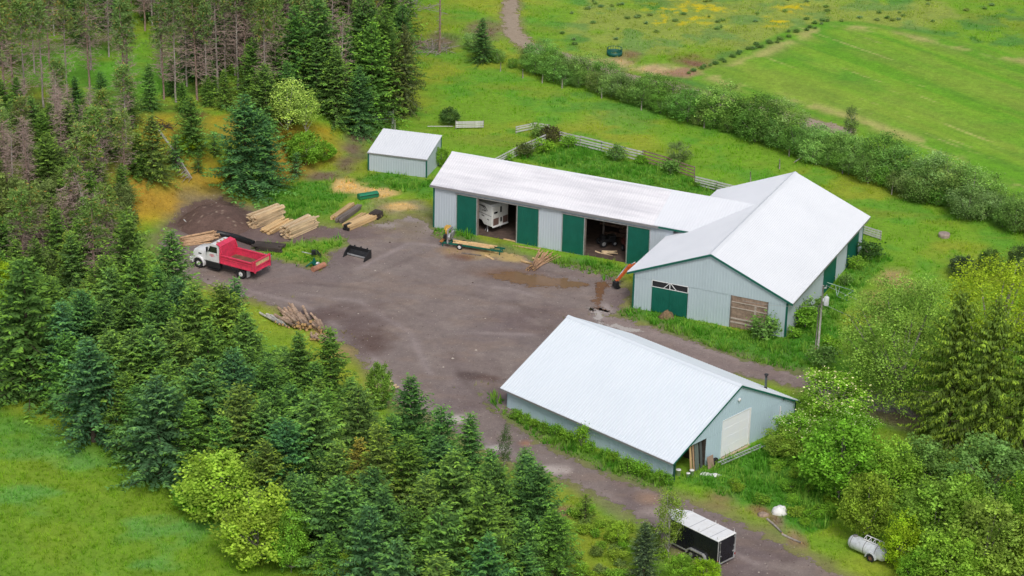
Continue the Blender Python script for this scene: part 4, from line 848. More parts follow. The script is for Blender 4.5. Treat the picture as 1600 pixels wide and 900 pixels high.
m = MB(); m.b2((-.9, -.4, .45), (.9, .4, .85)); m.b2((.1, -.35, .85), (.95, .35, 1.15)); m.b2((-.75, -.3, .85), (-.35, .3, 1.25)); m.build('body', BLACKP, tc_, .05)
for x, r_ in ((-.6, .42), (.7, .3)):
    for sy in (1, -1): wheel(tc_, (x, .5*sy, r_), r_, .22, r_*.55, sy, GALV)
g = q(-5.6, -1.0); o = thing('red_hay_mower', 'rusty red farm implement at the right side of the second open bay', 'implement', g, A['r']+2.2)
m = MB(); m.b2((-1, -.5, .35), (1, .5, .75)); m.tube([(1, 0, .5), (2, 0, .5)], .06); m.build('deck', pm('faded_red', (.2, .06, .05), .6, var=.3), o, .05)
for sy in (1, -1): wheel(o, (-.6, .65*sy, .35), .35, .2, .18, sy, GALV)
# open bay of the workshop: boards, sheets, buckets, tyre, plywood; ladder and bags in front
qc = lambda a, b, z=0: rC.location+rotm(Cc['r']) @ Vector((a, b, z))
xf = -Cc['L']/2+.25
for b0, w, hgt, mat, lab in ((6.1, .24, 2.5, WOODN, 'long reddish plank leaning upright at the left of the open workshop bay'), (5.75, .2, 2.65, pm('tan_plank', (.4, .26, .16), .85), 'tan plank leaning upright second from the left in the open workshop bay'), (5.3, .5, 2.6, pm('green_grey_sheet', (.14, .17, .155), .6), 'wide green-grey metal sheet leaning in the open workshop bay'), (4.72, .3, 2.55, pm('slate_sheet', (.09, .10, .10), .6), 'narrow dark sheet leaning at the right of the open workshop bay')):
    o = MB().box((0, 0, hgt/2), (.05, w, hgt), ry=.12).build('leaning_board', mat, None, .006); o.location = qc(xf+.12, b0); o.rotation_euler.z = Cc['r']; tag(o, lab, 'board')
o = MB().box((0, 0, .55), (.03, .8, 1.1), ry=.2).build('plywood_sheet', pm('plywood', (.36, .25, .19), .85)); o.location = qc(xf-.5, 4.1); o.rotation_euler.z = Cc['r']; tag(o, 'brown plywood sheet leaning outside the open workshop bay', 'plywood')
m = MB(); m.lathe([(.17, -.1), (.3, -.11), (.34, -.05), (.34, .05), (.3, .11), (.17, .1), (.17, -.1)], (0, 0, .33), 'X', 20); o = m.build('tyre', RUBBER); o.location = qc(xf-.42, 3.35); o.rotation_euler.z = Cc['r']; tag(o, 'black tyre standing against the workshop wall beside the plywood', 'tyre')
for k, (a, b, r_, h, lab) in enumerate(((-.35, 6.9, .17, .42, 'white bucket nearest the left edge of the open workshop bay'), (-.3, 6.35, .2, .5, 'taller white bucket beside the leaning planks'), (.5, 7.2, .22, .55, 'white drum inside the open workshop bay'), (1.2, 7.4, .3, .95, 'dark barrel deep inside the open workshop bay'))):
    m = MB(); m.lathe([(0, 0), (r_*.88, 0), (r_, h), (r_*1.04, h), (r_*1.04, h-.04), (r_, h-.04)], (0, 0, 0), n=16); m.lathe([(r_*1.02, h), (r_*.9, h+.02), (0, h+.02)], (0, 0, 0), n=16)
    o = m.build('bucket', BLACKP if 'dark' in lab else WHITEP); o.location = qc(xf+a, b); tag(o, lab, 'barrel' if 'dark' in lab else 'bucket')
a, b = at(1124, 731), at(1191, 702); d = b-a
ld = thing('ladder', 'aluminium extension ladder lying on the grass before the workshop door', 'ladder', (a.x, a.y, .42), math.atan2(d.y, d.x))
for y in (-.22, .22): MB().b2((0, y-.035, -.04), (d.length, y+.035, .04)).build('rail', GALV, ld)
k = .25
while k < d.length: MB().tube([(k, -.22, 0), (k, .22, 0)], .025, 6).build('rung', GALV, ld); k += .34
def blob(name, c, r, mat, label, cat, s=(1, 1, .6), seed=1, flat=.1):
    V = []; nu, nv = 18, 10
    for j in range(nv+1):
        for i in range(nu):
            th = math.pi*j/nv; ph = 2*math.pi*i/nu; p = Vector((math.sin(th)*math.cos(ph), math.sin(th)*math.sin(ph), math.cos(th)))
            k = 1+.35*(float(fbm(np.array([p.x*2+seed*7]), np.array([p.y*2+p.z*1.7]), 1.0, seed)[0])-.5)*2
            V.append((p.x*r*s[0]*k, p.y*r*s[1]*k, max(p.z*r*s[2]*k, -r*flat)))
    m = MB(); m.add(V, [(j*nu+i, j*nu+(i+1) % nu, (j+1)*nu+(i+1) % nu, (j+1)*nu+i) for j in range(nv) for i in range(nu)], 0, True)
    o = m.build(name, mat); o.location = c; return tag(o, label, cat)
blob('white_bag', at(1102, 741), .35, WHITEP, 'crumpled white plastic bag left of the pair before the open bay', 'bag', (1.3, .8, .5), 3); blob('white_bag', at(1117, 743), .38, WHITEP, 'crumpled white plastic bag right of the pair before the open bay', 'bag', (1.4, .7, .5), 4)
blob('white_tarp_heap', at(1217, 801), .68, pm('white_wrap', (.82, .81, .79), .6, var=.06, bmp=.4), 'rounded white wrapped bundle sitting in the weeds beside the path', 'bundle', (1, .8, .95), 6)
blob('boulder', ground(1192, 805), .4, pm('tan_rock', (.34, .25, .19), .95, var=.4, bmp=.8), 'tan boulder lying on bare earth left of the white bundle', 'rock', (1.2, .9, .7), 8)
blob('old_bale', at(1042, 496), .72, pm('rotted_hay', (.22, .145, .08), 1, var=.5, scale=5, bmp=1), 'rotted brown hay bale sitting in front of the green barn doors', 'bale', (1.1, .9, 1.0), 9)
# poles on the path edge by the white bundle
log(ground(1199, 812), ground(1222, 834), .09, .09, 'weathered pole lying along the bare path, upper of the two', None, BARKG); log(ground(1222, 836), ground(1252, 850), .09, .09, 'weathered pole lying along the bare path, lower of the two', None, BARKG)
# white tank on wheels
a, b = at(1331, 858), at(1381, 880); d = b-a; Lt = d.length
tk = thing('tank_trailer', 'dented white tank trailer with a ladder rack on top sitting among the bushes', 'tank', (a.x, a.y, 0), math.atan2(d.y, d.x))
TW = pm('dull_white_tank', (.62, .65, .68), .4, var=.12, scale=2, dirt=(.36, .36, .35))
m = MB(); rr = .58; m.lathe([(0, -.32), (.25, -.28), (.45, -.15), (rr, .05), (rr, Lt-.05), (.45, Lt+.15), (.25, Lt+.28), (0, Lt+.32)], (0, 0, .75), 'X', 24); m.build('tank', TW, tk)
m = MB()
for x in (.15, Lt*.45, Lt*.8): m.lathe([(rr+.005, x-.03), (rr+.03, x-.02), (rr+.03, x+.02), (rr+.005, x+.03)], (0, 0, .75), 'X', 24)
m.build('band', GREYTRIM, tk)
m = MB()
for y in (-.1, .32): m.tube([(Lt*.35, y, 1.42+(.2 if y > 0 else 0)), (Lt*.9, y, 1.42+(.2 if y > 0 else 0))], .035, 6)
for x in np.linspace(Lt*.35, Lt*.9, 5): m.tube([(x, -.1, 1.42), (x, .32, 1.62)], .03, 6); m.tube([(x, .32, 1.2), (x, .32, 1.62)], .025, 6)
m.build('rack', WHITEP, tk)
m = MB(); m.lathe([(.0, 0), (.2, 0), (.2, .1), (0, .12)], (.25, 0, 1.3), n=14); m.build('hatch', GREYTRIM, tk)
for sy in (-1, 1):
    wheel(tk, (Lt*.72, .62*sy, .36), .36, .2, .2, sy, RUST)
    m = MB(); m.prism([(Lt*.72+.5*math.cos(t), .5*sy, .36+.5*math.sin(t)) for t in np.linspace(0, math.pi, 10)]+[(Lt*.72+.44*math.cos(t), .5*sy, .36+.44*math.sin(t)) for t in np.linspace(math.pi, 0, 10)], (0, .26*sy, 0)); m.build('fender', TW, tk)

# ------------------------------------------------------------------ fences, gates, posts, poles
RAILM = pm('weathered_white_rail', (.60, .59, .58), .75, var=.2, scale=1.6, dirt=(.38, .35, .32)); RAILB = pm('brown_rail', (.30, .20, .15), .85, var=.3, scale=2)
def railfence(pts, n, h, label, mat=RAILM, lean=0, t=.16, drop=None):
    P = [at(*p) for p in pts]; root = thing('rail_fence', label, 'fence', (P[0].x, P[0].y, 0))
    for i in range(len(P)-1):
        a, b = P[i]-P[0], P[i+1]-P[0]; a.z = b.z = 0; L = (b-a).length; yw = math.atan2(b.y-a.y, b.x-a.x); ns = max(1, round(L/3.6))
        for s in range(ns):
            p, q_ = a.lerp(b, s/ns), a.lerp(b, (s+1)/ns)
            for k in range(n):
                z = .25+(h-.3)*k/max(n-1, 1); c = (p+q_)/2; dz = random.uniform(-.04, .04); zl = (drop or 0)
                MB().box((0, 0, 0), ((q_-p).length+.05, .05, t), ry=(zl*(h/2)/2 if drop else random.uniform(-.008, .008))).build('rail', mat, root).location = (c.x, c.y, z+dz)
                root.children[-1].rotation_euler.z = yw
        for s in range(ns+1):
            p = a.lerp(b, s/ns); MB().box((0, 0, h/2), (.12, .12, h+.1)).build('post', WOODG, root).location = (p.x+.05*math.sin(yw), p.y+.09, 0)
    return root
railfence([(771, 264), (806, 246), (852, 226)], 4, 1.25, 'weathered white rail fence running from the long shed roof up to the bushes')
railfence([(874, 222), (940, 238), (1004, 254)], 4, 1.35, 'long weathered white rail fence behind the long shed')
railfence([(1004, 254), (1045, 266), (1085, 280)], 4, 1.5, 'brown plank stretch at the right end of the corral fence', RAILB)
railfence([(1086, 291), (1120, 299), (1153, 307)], 4, 1.2, 'short white rail fence ending at the barn roof')
railfence([(806, 209), (835, 203), (858, 206)], 3, .9, 'low white rails slanting down left of the corral bushes')
railfence([(712, 202), (755, 201)], 4, 1.0, 'collapsed white rail panel in the grass beyond the small shed')
railfence([(1345, 366), (1376, 376)], 4, 1.05, 'pale rail panel sticking out behind the far end of the barn')
o = MB().tube([at(668, 201)+Vector((0, 0, .3)), at(708, 201)+Vector((0, 0, .3))], .05, 6).build('fallen_rail', RAILM); tag(o, 'grey fence rail lying low in the grass behind the small shed', 'rail')
def tubegate(a, b, h, label, mat, n=5, name='farm_gate'):
    a, b = ground(*a), ground(*b); d = b-a; d.z = 0; r_ = thing(name, label, 'gate', a, math.atan2(d.y, d.x)); L = d.length
    m = MB()
    for k in range(n): m.tube([(0, 0, .2+(h-.2)*k/(n-1)), (L, 0, .2+(h-.2)*k/(n-1))], .025, 6)
    for x in (0, L*.33, L*.67, L): m.tube([(x, 0, .2), (x, 0, h)], .025, 6)
    m.build('tube_frame', mat, r_)
    for x in (-.1, L+.1): MB().tube([(x, 0, -.3), (x, 0, h+.25)], .08, 8).build('post', BARKW, r_)
    return r_
PALEG = pm('pale_green_tube', (.42, .56, .50), .45, .3)
tubegate((578, 193), (613, 196), 1.4, 'pale green tube gate closed at the forest edge behind the small shed', PALEG)
tubegate((613, 200), (617, 208), 1.4, 'short pale tube gate panel set end-on beside the green gate', GALV, 4)
a = at(1290, 455); lg = thing('loose_gate', 'pale green tube frame lying in the grass behind the power pole', 'gate', (a.x, a.y, .5), at(1330, 468).x*0+yaw(at(1290, 455), at(1332, 470)))
m = MB(); Lg = (at(1332, 470)-a).length
m.tube([(0, 0, .5), (Lg*.95, .3, .45)], .035, 6); m.tube([(Lg*.35, 0, .45), (Lg*.55, -.6, -.3), (Lg*.95, -.6, -.35)], .035, 6); m.tube([(Lg*.5, 0, .45), (Lg*.55, -.55, -.25)], .03, 6); m.tube([(Lg*.95, .3, .45), (Lg*.78, -.4, -.1)], .03, 6); m.tube([(0, 0, .5), (0, 0, -.5)], .03, 6); m.build('tube_frame', PALEG, lg)
a = at(1277, 557); pt = zfor(a, 446)
pl = thing('power_pole', 'grey wooden power pole with a transformer standing beside the barn corner', 'pole', (a.x, a.y, 0))
m = MB(); m.tube([(0, 0, -.2), (.03, 0, pt)], [.115, .08], 10); m.build('pole', BARKW, pl)
m = MB(); m.lathe([(0, 0), (.24, 0), (.25, .06), (.25, .8), (.2, .88), (0, .92)], (.42, -.1, pt-2.0), n=16); m.tube([(.42, -.1, pt-1.1), (.42, -.1, pt-.9)], .05, 6); m.b2((.05, -.15, pt-1.6), (.2, -.05, pt-1.3)); m.build('transformer', pm('pale_transformer', (.6, .62, .62), .4), pl)
m = MB(); m.box((.1, 0, pt-.25), (.5, .1, .12)); m.tube([(.3, 0, pt-.2), (.3, 0, pt+.05)], .04, 6); m.build('insulator', GALV, pl)
m = MB(); m.b2((-.35, -.12, 0), (-.12, .12, .9)); m.build('meter_box', pm('brown_box', (.26, .15, .10), .8), pl)
o = MB().tube([(0, 0, -.2), (.02, 0, 5.0)], [.07, .06], 8).build('short_post', BARKG); o.location = at(1273.5, 553); tag(o, 'shorter grey service post standing tight against the left of the power pole', 'post')
def wire(p, q_, sag, label, r=.018):
    pts = [p.lerp(q_, t)-Vector((0, 0, sag*4*t*(1-t))) for t in np.linspace(0, 1, 14)]; o = MB().tube(pts, r, 5).build('overhead_wire', pm('grey_cable', (.34, .34, .34), .5)); return tag(o, label, 'wire')
tp = Vector((a.x, a.y, pt)); far = at(1640, 560, 8)
wire(tp+Vector((.3, 0, 0)), far, .8, 'upper overhead wire running from the power pole to the right'); wire(tp+Vector((.1, 0, -1.9)), far-Vector((0, 0, 1.6)), .8, 'lower overhead wire running from the power pole to the right')
wire(tp+Vector((0, 0, -2.1)), rB.location+rotm(B['r']) @ Vector((-B['L']/2+.2, -3.5, 3.1)), .3, 'service wire from the pole across the gable of the barn', .015)
for k, (u, v, h) in enumerate(((782, 112, 1.2), (817, 122, 1.2), (847, 130, 1.2), (878, 138, 1.3), (940, 154, 1.4), (1002, 172, 1.2), (1100, 200, 1.2), (1233, 244, 1.2), (1256, 249, 1.5), (1275, 257, 1.2), (1316, 271, 1.6), (1356, 286, 1.3), (1393, 304, 1.5), (1173, 285, 1.3), (1218, 264, 1.2))):
    g = ground(u, v); o = MB().tube([(0, 0, -.2), (random.uniform(-.1, .1), random.uniform(-.1, .1), h)], [.075, .065], 7).build('fence_post', BARKG); o.location = g; tag(o, 'grey wooden pasture post standing along the near side of the long hedge', 'fence post', 'pasture posts along the hedge')
b = log(ground(1240, 259), ground(1254, 250), .06, .4, 'slanted brace pole leaning on a pasture post by the barn ridge', None, BARKW, 'brace_pole')
g = ground(960, 86); fd = thing('hay_feeder', 'round dark green hay feeder standing on bare ground in the far pasture', 'feeder', g)
TEAL = pm('teal_feeder', (.006, .10, .075), .5, var=.2)
m = MB(); m.lathe([(1.0, 0), (1.05, 0), (1.05, .55), (1.0, .55), (1.0, 0)], (0, 0, 0), n=26); m.build('ring', TEAL, fd); m = MB()
for k in range(18): t = k*math.pi/9; m.tube([(1.02*math.cos(t), 1.02*math.sin(t), .5), (1.02*math.cos(t), 1.02*math.sin(t), .95)], .025, 5)
m.lathe([(1.0, .93), (1.05, .93), (1.05, .99), (1.0, .99), (1.0, .93)], (0, 0, 0), n=26); m.build('bar', TEAL, fd)
g = ground(1475, 370); m = MB(); m.lathe([(0, .42), (.5, .45), (.62, .42), (.64, .3), (.6, 0)], (0, 0, 0), n=20); o = m.build('well_cover', pm('pinkish_concrete', (.36, .28, .24), .9, var=.25)); o.location = g; tag(o, 'round concrete well cover alone in the pasture right of the barn', 'well cover')
# dirt mound by the lumber
xs, ys = np.meshgrid(np.linspace(-5, 5, 50), np.linspace(-6, 6, 60)); hN = fbm(xs+40, ys, 2.4, 81); pr_ = np.clip(1-np.sqrt((xs/4.6)**2+(ys/5.4)**2), 0, 1)
zs = 1.5*ss(0, .7, pr_)*(.6+.8*hN)+.25*(fbm(xs, ys, .7, 83, 3)-.5)*ss(0, .3, pr_)-.08
ii = np.arange(xs.size).reshape(xs.shape); Fq = np.stack([ii[:-1, :-1], ii[:-1, 1:], ii[1:, 1:], ii[1:, :-1]], -1).reshape(-1, 4)
c0 = at(338, 347); cc = np.ones((xs.size, 3))*lin(112, 90, 82)*.8*(.8+.4*fbm(xs, ys, 1.2, 84).ravel()[:, None]); spk = RNG.random(xs.size) > .975; cc[spk] = lin(160, 140, 124)*.8
me = rawmesh('dirt_mound', np.stack([xs.ravel()+c0.x, ys.ravel()+c0.y, zs.ravel()], -1), Fq, surfmat('heaped_soil', .95, .25, bmp=.8), tint=cc, smooth=True); tag(link(bpy.data.objects.new('dirt_mound', me)), kind='structure')
# ------------------------------------------------------------------ vegetation meshes
def rv3(rng): 
    v = rng.normal(size=3); return v/np.linalg.norm(v)
class Leaves:
    def __init__(s): s.p = []; s.d = []; s.w = []; s.n = []; s.t = []
    def add(s, p, d, w, n, t): s.p.append(p); s.d.append(d); s.w.append(w); s.n.append(n); s.t.append(t)
    def mesh(s, name, mat):
        p = np.array(s.p); d = np.array(s.d); w = np.array(s.w)[:, None]; n = np.array(s.n); t = np.array(s.t)
        sd = np.cross(d, n); sd /= np.linalg.norm(sd, axis=1)[:, None]+1e-9
        V = np.stack([p, p+d*.45+sd*w*.5, p+d, p+d*.45-sd*w*.5], 1).reshape(-1, 3)
        return rawmesh(name, V, np.arange(len(V)).reshape(-1, 4), mat, tint=np.repeat(t, 4, axis=0))
def trunk_mesh(name, H, r0, mat, seed, r1=.02, lean=.0, limbs=()):
    rng = np.random.default_rng(seed); m = MB(); n = 8
    pts = [(lean*H*(k/n)**1.5+rng.normal()*.02*H*.1, rng.normal()*.02*H*.1, -.3+(H+.3)*k/n) for k in range(n+1)]
    m.tube(pts, [r0+(r1-r0)*k/n for k in range(n+1)], 7)
    for a, b, r in limbs:
        a = Vector(a); b = Vector(b); mid = (a+b)/2+Vector((0, 0, -.08*(b-a).length)); m.tube([a, mid, b], [r, r*.7, r*.25], 5, caps=False)
    return m.mesh(name, mat)
def spruce_mesh(seed, H, Rb, droop=.2, twl=.42, nb=7, wh=.34, bare=.03, pw=.66, hang=0.0, tipc=(1.7, 1.6, 1.0)):
    rng = np.random.default_rng(seed); L = Leaves(); z = bare*H; limbs = []
    asym = rng.uniform(0, 6.28); ph = rng.uniform(0, 99)
    while z < H-.15:
        t = z/H; Rz = Rb*(1-t)**pw*(1 if t > .1 else .86+1.4*t)
        k = nb if t < .8 else 5; a0 = rng.uniform(0, 6.28)
        for j in range(k):
            a = a0+6.283*j/k+rng.normal()*.2; ln = max(.22, Rz*rng.uniform(.72, 1.14)*(1+.1*math.cos(a-asym))*(1+.17*math.sin(2*a+ph+z*.9)+.15*math.sin(3*a-z*1.7+2*ph)+.1*math.sin(z*2.6+ph)))
            el = (1-t)*-.28*droop*4+t*.75+rng.normal()*.09
            base = np.array([0, 0, z+rng.normal()*.1]); out = np.array([math.cos(a), math.sin(a), 0]); lat = np.array([-math.sin(a), math.cos(a), 0])
            if ln > .9 and rng.random() < .5: limbs.append((base, base+out*ln*.8+np.array([0, 0, math.sin(el)*ln*.8]), .03))
            tone = rng.uniform(.62, 1.3); s = ln*.1 if t > .3 else ln*.18
            while s < ln:
                q = s/ln; zc = math.sin(el)*s - droop*ln*(q*q)*.8*(1-t) + (.16*ln*max(0, q-.6)**1.2)
                p = base+out*s*math.cos(el)+np.array([0, 0, zc])+rng.normal(size=3)*.03
                tw = twl*(1.15-.55*q)*rng.uniform(.7, 1.25)*min(1, .45+ln*.5)
                tip = q > .72
                for sg in (-1, 1):
                    d = out*rng.uniform(.35, .8)+lat*sg*rng.uniform(.5, 1.0)+np.array([0, 0, rng.uniform(-.35, .22)-droop*.5-hang*rng.uniform(.3, 1.4)]); d = d/np.linalg.norm(d)*tw
                    nrm = np.array([0, 0, 1.])+rng.normal(size=3)*.55; c = tone*rng.uniform(.75, 1.25)
                    col = np.array(tipc)*c*1.15 if (tip and rng.random() < .75) else np.array([1, 1, 1.])*c
                    L.add(p, d, tw*rng.uniform(.3, .45), nrm, col)
                if hang and rng.random() < .8:
                    d = np.array([rng.normal()*.25, rng.normal()*.25, -1])*tw*1.4; L.add(p, d, tw*.35, rv3(rng), np.array(tipc)*tone*rng.uniform(.7, 1.1))
                s += .15 if ln < 2 else .17
            d = (out*math.cos(el)+np.array([0, 0, .12]))*twl*.7; L.add(base+out*ln*.93*math.cos(el)+np.array([0, 0, math.sin(el)*ln*.93-droop*ln*.75*(1-t)+.05*ln]), d, .14, np.array([0, 0, 1.])+rng.normal(size=3)*.3, np.array(tipc)*tone*1.15)
        z += wh*rng.uniform(.8, 1.2)*(1 if t < .75 else .7)
    for k in range(5): L.add(np.array([0, 0, H-.55]), np.array([rng.normal()*.05, rng.normal()*.05, .6]), .1, rv3(rng), np.array(tipc))
    return L.mesh('spruce_crown', NEEDLE), trunk_mesh('spruce_trunk', H*.97, .014*H+.03, BARK, seed, limbs=limbs[:60])
def leafy_mesh(seed, H, Rr, nc=90, lpc=46, leaf=.2, cr=.42, zc=.56, zr=.46, trunk=.35, mat=None, bark=None, flower=0, flat=.3, lev=4, tr=1.0):
    rng = np.random.default_rng(seed); L = Leaves(); limbs = []
    for c in range(nc):
        v = rv3(rng); v[2] = v[2]*.9+.1; rad = rng.uniform(.25, 1)**.45
        lump = .72+.5*float(fbm(np.array([v[0]*1.3+seed*3.1]), np.array([v[1]*1.3+v[2]*1.7]), .9, seed)[0])
        ctr = np.array([v[0]*Rr*rad*lump, v[1]*Rr*rad*lump, zc*H+v[2]*zr*H*rad*lump]); ctr[2] = max(ctr[2], .12*H)
        tone = rng.uniform(.52, 1.45); warm = rng.uniform(0, 1)
        r_ = cr*rng.uniform(.7, 1.25)
        if c % lev == 0: limbs.append(((0, 0, max(.08*H, ctr[2]*trunk)), ctr, (.012*H+.01)*tr))
        for k in range(lpc):
            o = rng.normal(size=3)*r_*np.array([1, 1, .75])*.6; l = leaf*rng.uniform(.6, 1.3); d = rv3(rng)*l; d[2] *= flat+.3
            fl = flower and (o[2] > 0 and rng.random() < flower)
            col = np.array([1+.14*warm, 1+.1*warm, 1-.1*warm])*tone*rng.uniform(.75, 1.25)
            if fl: col = np.array([5.2, 2.6, 13.5])*rng.uniform(.7, 1.1)
            L.add(ctr+o, d, l*.62, np.array([0, 0, .8])+rng.normal(size=3)*.6, col)
    return L.mesh('leafy_crown', mat or LEAF), trunk_mesh('leafy_trunk', H*.72, (.012*H+.03)*tr, bark or BARKG, seed, limbs=limbs, lean=rng.uniform(-.015, .015))
def twig_mesh(seed, H, z0, z1, ln, n, mat, name='dead_branches', up_=.1):
    rng = np.random.default_rng(seed); V = []; Fs = []
    def tri(p, d, w):
        s = np.cross(d, rv3(rng)); s = s/(np.linalg.norm(s)+1e-9)*w; k = len(V); V.extend([p-s, p+s, p+d]); Fs.append((k, k+1, k+2))
    for k in range(n):
        z = rng.uniform(z0, z1)*H; a = rng.uniform(0, 6.28); l = ln*rng.uniform(.4, 1.2)*(1.1-.5*(z/H)); d = np.array([math.cos(a), math.sin(a), rng.normal()*.25+up_])*l; p = np.array([0, 0, z])
        tri(p, d, .034)
        for j in range(7):
            q = rng.uniform(.25, 1); e = d*.28*rng.uniform(.5, 1.4)+rng.normal(size=3)*l*.17; tri(p+d*q, e, .022)
    return rawmesh(name, V, np.array(Fs), mat)
def pine_meshes(seed, H, crown0=.6, Rr=1.7, tone=1):
    rng = np.random.default_rng(seed); L = Leaves()
    for b in range(64):
        t = rng.uniform(crown0, .99); a = rng.uniform(0, 6.28); ln = Rr*rng.uniform(.4, 1.1)*(1.15-.75*(t-crown0)/(1-crown0)); el = rng.uniform(-.1, .5)
        out = np.array([math.cos(a)*math.cos(el), math.sin(a)*math.cos(el), math.sin(el)])
        for k in range(28):
            s = ln*rng.uniform(.35, 1.05); p = np.array([0, 0, t*H])+out*s+rng.normal(size=3)*.16; d = out*.2+rng.normal(size=3)*.2; br = rng.random() < .08
            L.add(p, d, .15, rv3(rng), (np.array([2.0, .95, .9]) if br else np.array([1, 1, 1.]))*rng.uniform(.7, 1.25)*tone)
    return L.mesh('pine_crown', NEEDLE), trunk_mesh('pine_trunk', H, .15, BARKP if seed % 2 else BARKG, seed, .04, rng.uniform(-.03, .03)), twig_mesh(seed, H, .2, crown0+.25, 1.8, 170, DEADT)

SPR = [spruce_mesh(11+k, 9.0, R_, dr, .44, nb_, bare=.02) for k, (R_, dr, nb_) in enumerate(((3.2, .16, 8), (2.9, .2, 8), (3.6, .12, 9), (2.7, .18, 7), (3.1, .24, 8)))]
SPS = [spruce_mesh(31+k, 3.0, 1.05, .1, .3, 6, .22) for k in range(2)]
SPB = [spruce_mesh(41+k, 15.0, 4.2, .34, .46, 8, .42, .04, .6, .9, (1.6, 1.5, .9)) for k in range(3)]
PIN = [pine_meshes(51+k, 15.0, c, r_) for k, (c, r_) in enumerate(((.56, 2.0), (.62, 1.8), (.5, 2.2), (.66, 1.7)))]
DED = [(trunk_mesh('dead_trunk', 12, .13, (BARKG, BARKW, BARKP)[k], 61+k, .02, .03), twig_mesh(61+k, 12, .15, .99, 1.6, 230, DEADT)) for k in range(3)]
BSH = [leafy_mesh(71+k, 4.0, 2.1, 150, 60, .195, .34, .5, .5, lev=9, tr=.6) for k in range(4)]
HDG = [leafy_mesh(81+k, 4.2, 2.0, 115, 54, .165, .44, .47, .53, lev=9, tr=.6) for k in range(5)]
FTH = [leafy_mesh(91, 10.5, 4.6, 640, 62, .18, .6, .47, .53, bark=BARKG, lev=22), leafy_mesh(92, 10, 3.8, 260, 60, .18, .6, .6, .4, lev=10)]
BIR = [leafy_mesh(95+k, 6.5, 1.5, 100, 46, .16, .42, .56, .46, bark=BARKW, lev=12, tr=.5) for k in range(2)]
FLW = [leafy_mesh(101+k, 4.5, 2.3, 140, 64, .18, .44, .5, .5, flower=.13, lev=9, tr=.6) for k in range(2)]
SML = [leafy_mesh(105+k, 1.7, .75, 34, 26, .2, .34, .5, .5) for k in range(4)]
def put(name, parts, loc, s, label, cat, group=None, col=(.1, .16, .07), rz=None, lean=(0, 0), sx=None):
    root = thing(name, label, cat, loc, random.uniform(0, 6.28) if rz is None else rz, group); k = sx or 1
    root.scale = (s*k, s*k, s); root.rotation_euler.x, root.rotation_euler.y = lean
    for nm, me in zip(('crown', 'trunk', 'dead_branches'), parts):
        o = link(bpy.data.objects.new(nm, me), root); c = np.array(col)
        k2 = .92 if 'hedge' in name else (.96 if 'spruce' not in name and 'pine' not in name else 1); o.color = (*np.minimum(c*k2, .6), 1)
    return root
def jit(c, a=.16):
    c = np.array(c)*random.uniform(1-a, 1+a); return np.clip(c*np.array([random.uniform(.9, 1.12), 1, random.uniform(.85, 1.15)]), 0, 1)
G_SPR = [np.array(c)*np.array((.94, 1.08, 1.16)) for c in ((.105, .200, .052), (.122, .210, .046), (.092, .192, .070), (.125, .208, .048), (.138, .202, .046), (.090, .168, .050))]
G_BSH, G_YEL, G_HDG, G_LIME = np.array((.20, .41, .045)), np.array((.33, .53, .065)), np.array((.18, .33, .085)), np.array((.34, .53, .03))
OCC = []
def free(p, d):
    for q in OCC:
        if (q[0]-p[0])**2+(q[1]-p[1])**2 < d*d: return False
    return True
def by_base(u, vt, vb):
    g = ground(u, vb); return g, max(.4, zfor(g, vt)-g.z)
# -- the spruce stand between meadow and yard: named ones first
def spruce(u, vt, vb, label, kind=None, col=None, group=None, sx=None, h=None):
    if vb is None:
        h = h or random.uniform(8.2, 10.6); g = from_top(u, vt, h)
        while group == GR and sdpoly(np.array([g.x]), np.array([g.y]), MEADOW)[0] > -1.6 and h > 4: h -= .5; g = from_top(u, vt, h)
    else: g, h = by_base(u, vt, vb)
    v_ = proj(g)[1]; pr = random.choice(SPR) if kind is None else kind; H0 = 9.0 if pr in SPR else (3.0 if pr in SPS else 15.0)
    OCC.append(g); return put('spruce_tree', pr, g, h/H0, label, 'spruce', group, jit(G_SPR[random.randrange(6)] if col is None else col, .1), sx=(sx or 1)*(1.2 if pr in SPR and u < 900 and v_ > 480 else 1))
BLUE, MID, OLV = G_SPR[2], G_SPR[0], G_SPR[4]
spruce(250, 588, 750, 'big full blue-green spruce whose skirt spreads onto the meadow, beside the yellow-green bushes', SPR[2], BLUE, sx=1.12)
spruce(146, 528, 690, 'dense blue-green spruce at the meadow corner, left of the biggest skirted spruce', SPR[0], BLUE, sx=1.1)
spruce(48, 400, 615, 'tall wide spruce at the left edge of the photo above the meadow', SPR[1], MID, sx=1.15)
spruce(322, 572, 728, 'olive-tinged spruce standing just right of the biggest skirted spruce', SPR[4], OLV)
spruce(205, 328, 500, 'olive spruce whose tip stands against the ochre bank', SPR[3], OLV)
spruce(642, 588, 735, 'feathery dark spruce overlapping the gravel, tip nearest the yard middle', SPR[4], G_SPR[5])
spruce(517, 512, 648, 'pointed green spruce standing at the yard edge below the log heap', SPR[1], G_SPR[1])
spruce(468, 520, 645, 'spruce at the yard edge directly under the log heap, left of the pointed one', SPR[0], MID)
spruce(733, 645, 775, 'spruce by the lane with its tip on the gravel, right of the roadside pair', SPR[3], MID); spruce(688, 634, 765, 'spruce by the lane with its tip on the gravel, left of the roadside pair', SPR[1], MID)
spruce(563, 684, 800, 'small rusty yellow-green spruce in the middle of the stand', SPR[3], np.array((.27, .27, .06)))
spruce(818, 700, 800, 'spruce at the right end of the stand beside the gravel road', SPR[0], MID)
spruce(532, 745, 895, 'large mid-green spruce at the bottom of the stand right of the yellow-green bushes', SPR[2], MID, sx=1.1)
spruce(450, 655, 800, 'broad blue-green spruce behind the yellow-green bushes', SPR[2], BLUE, sx=1.1)
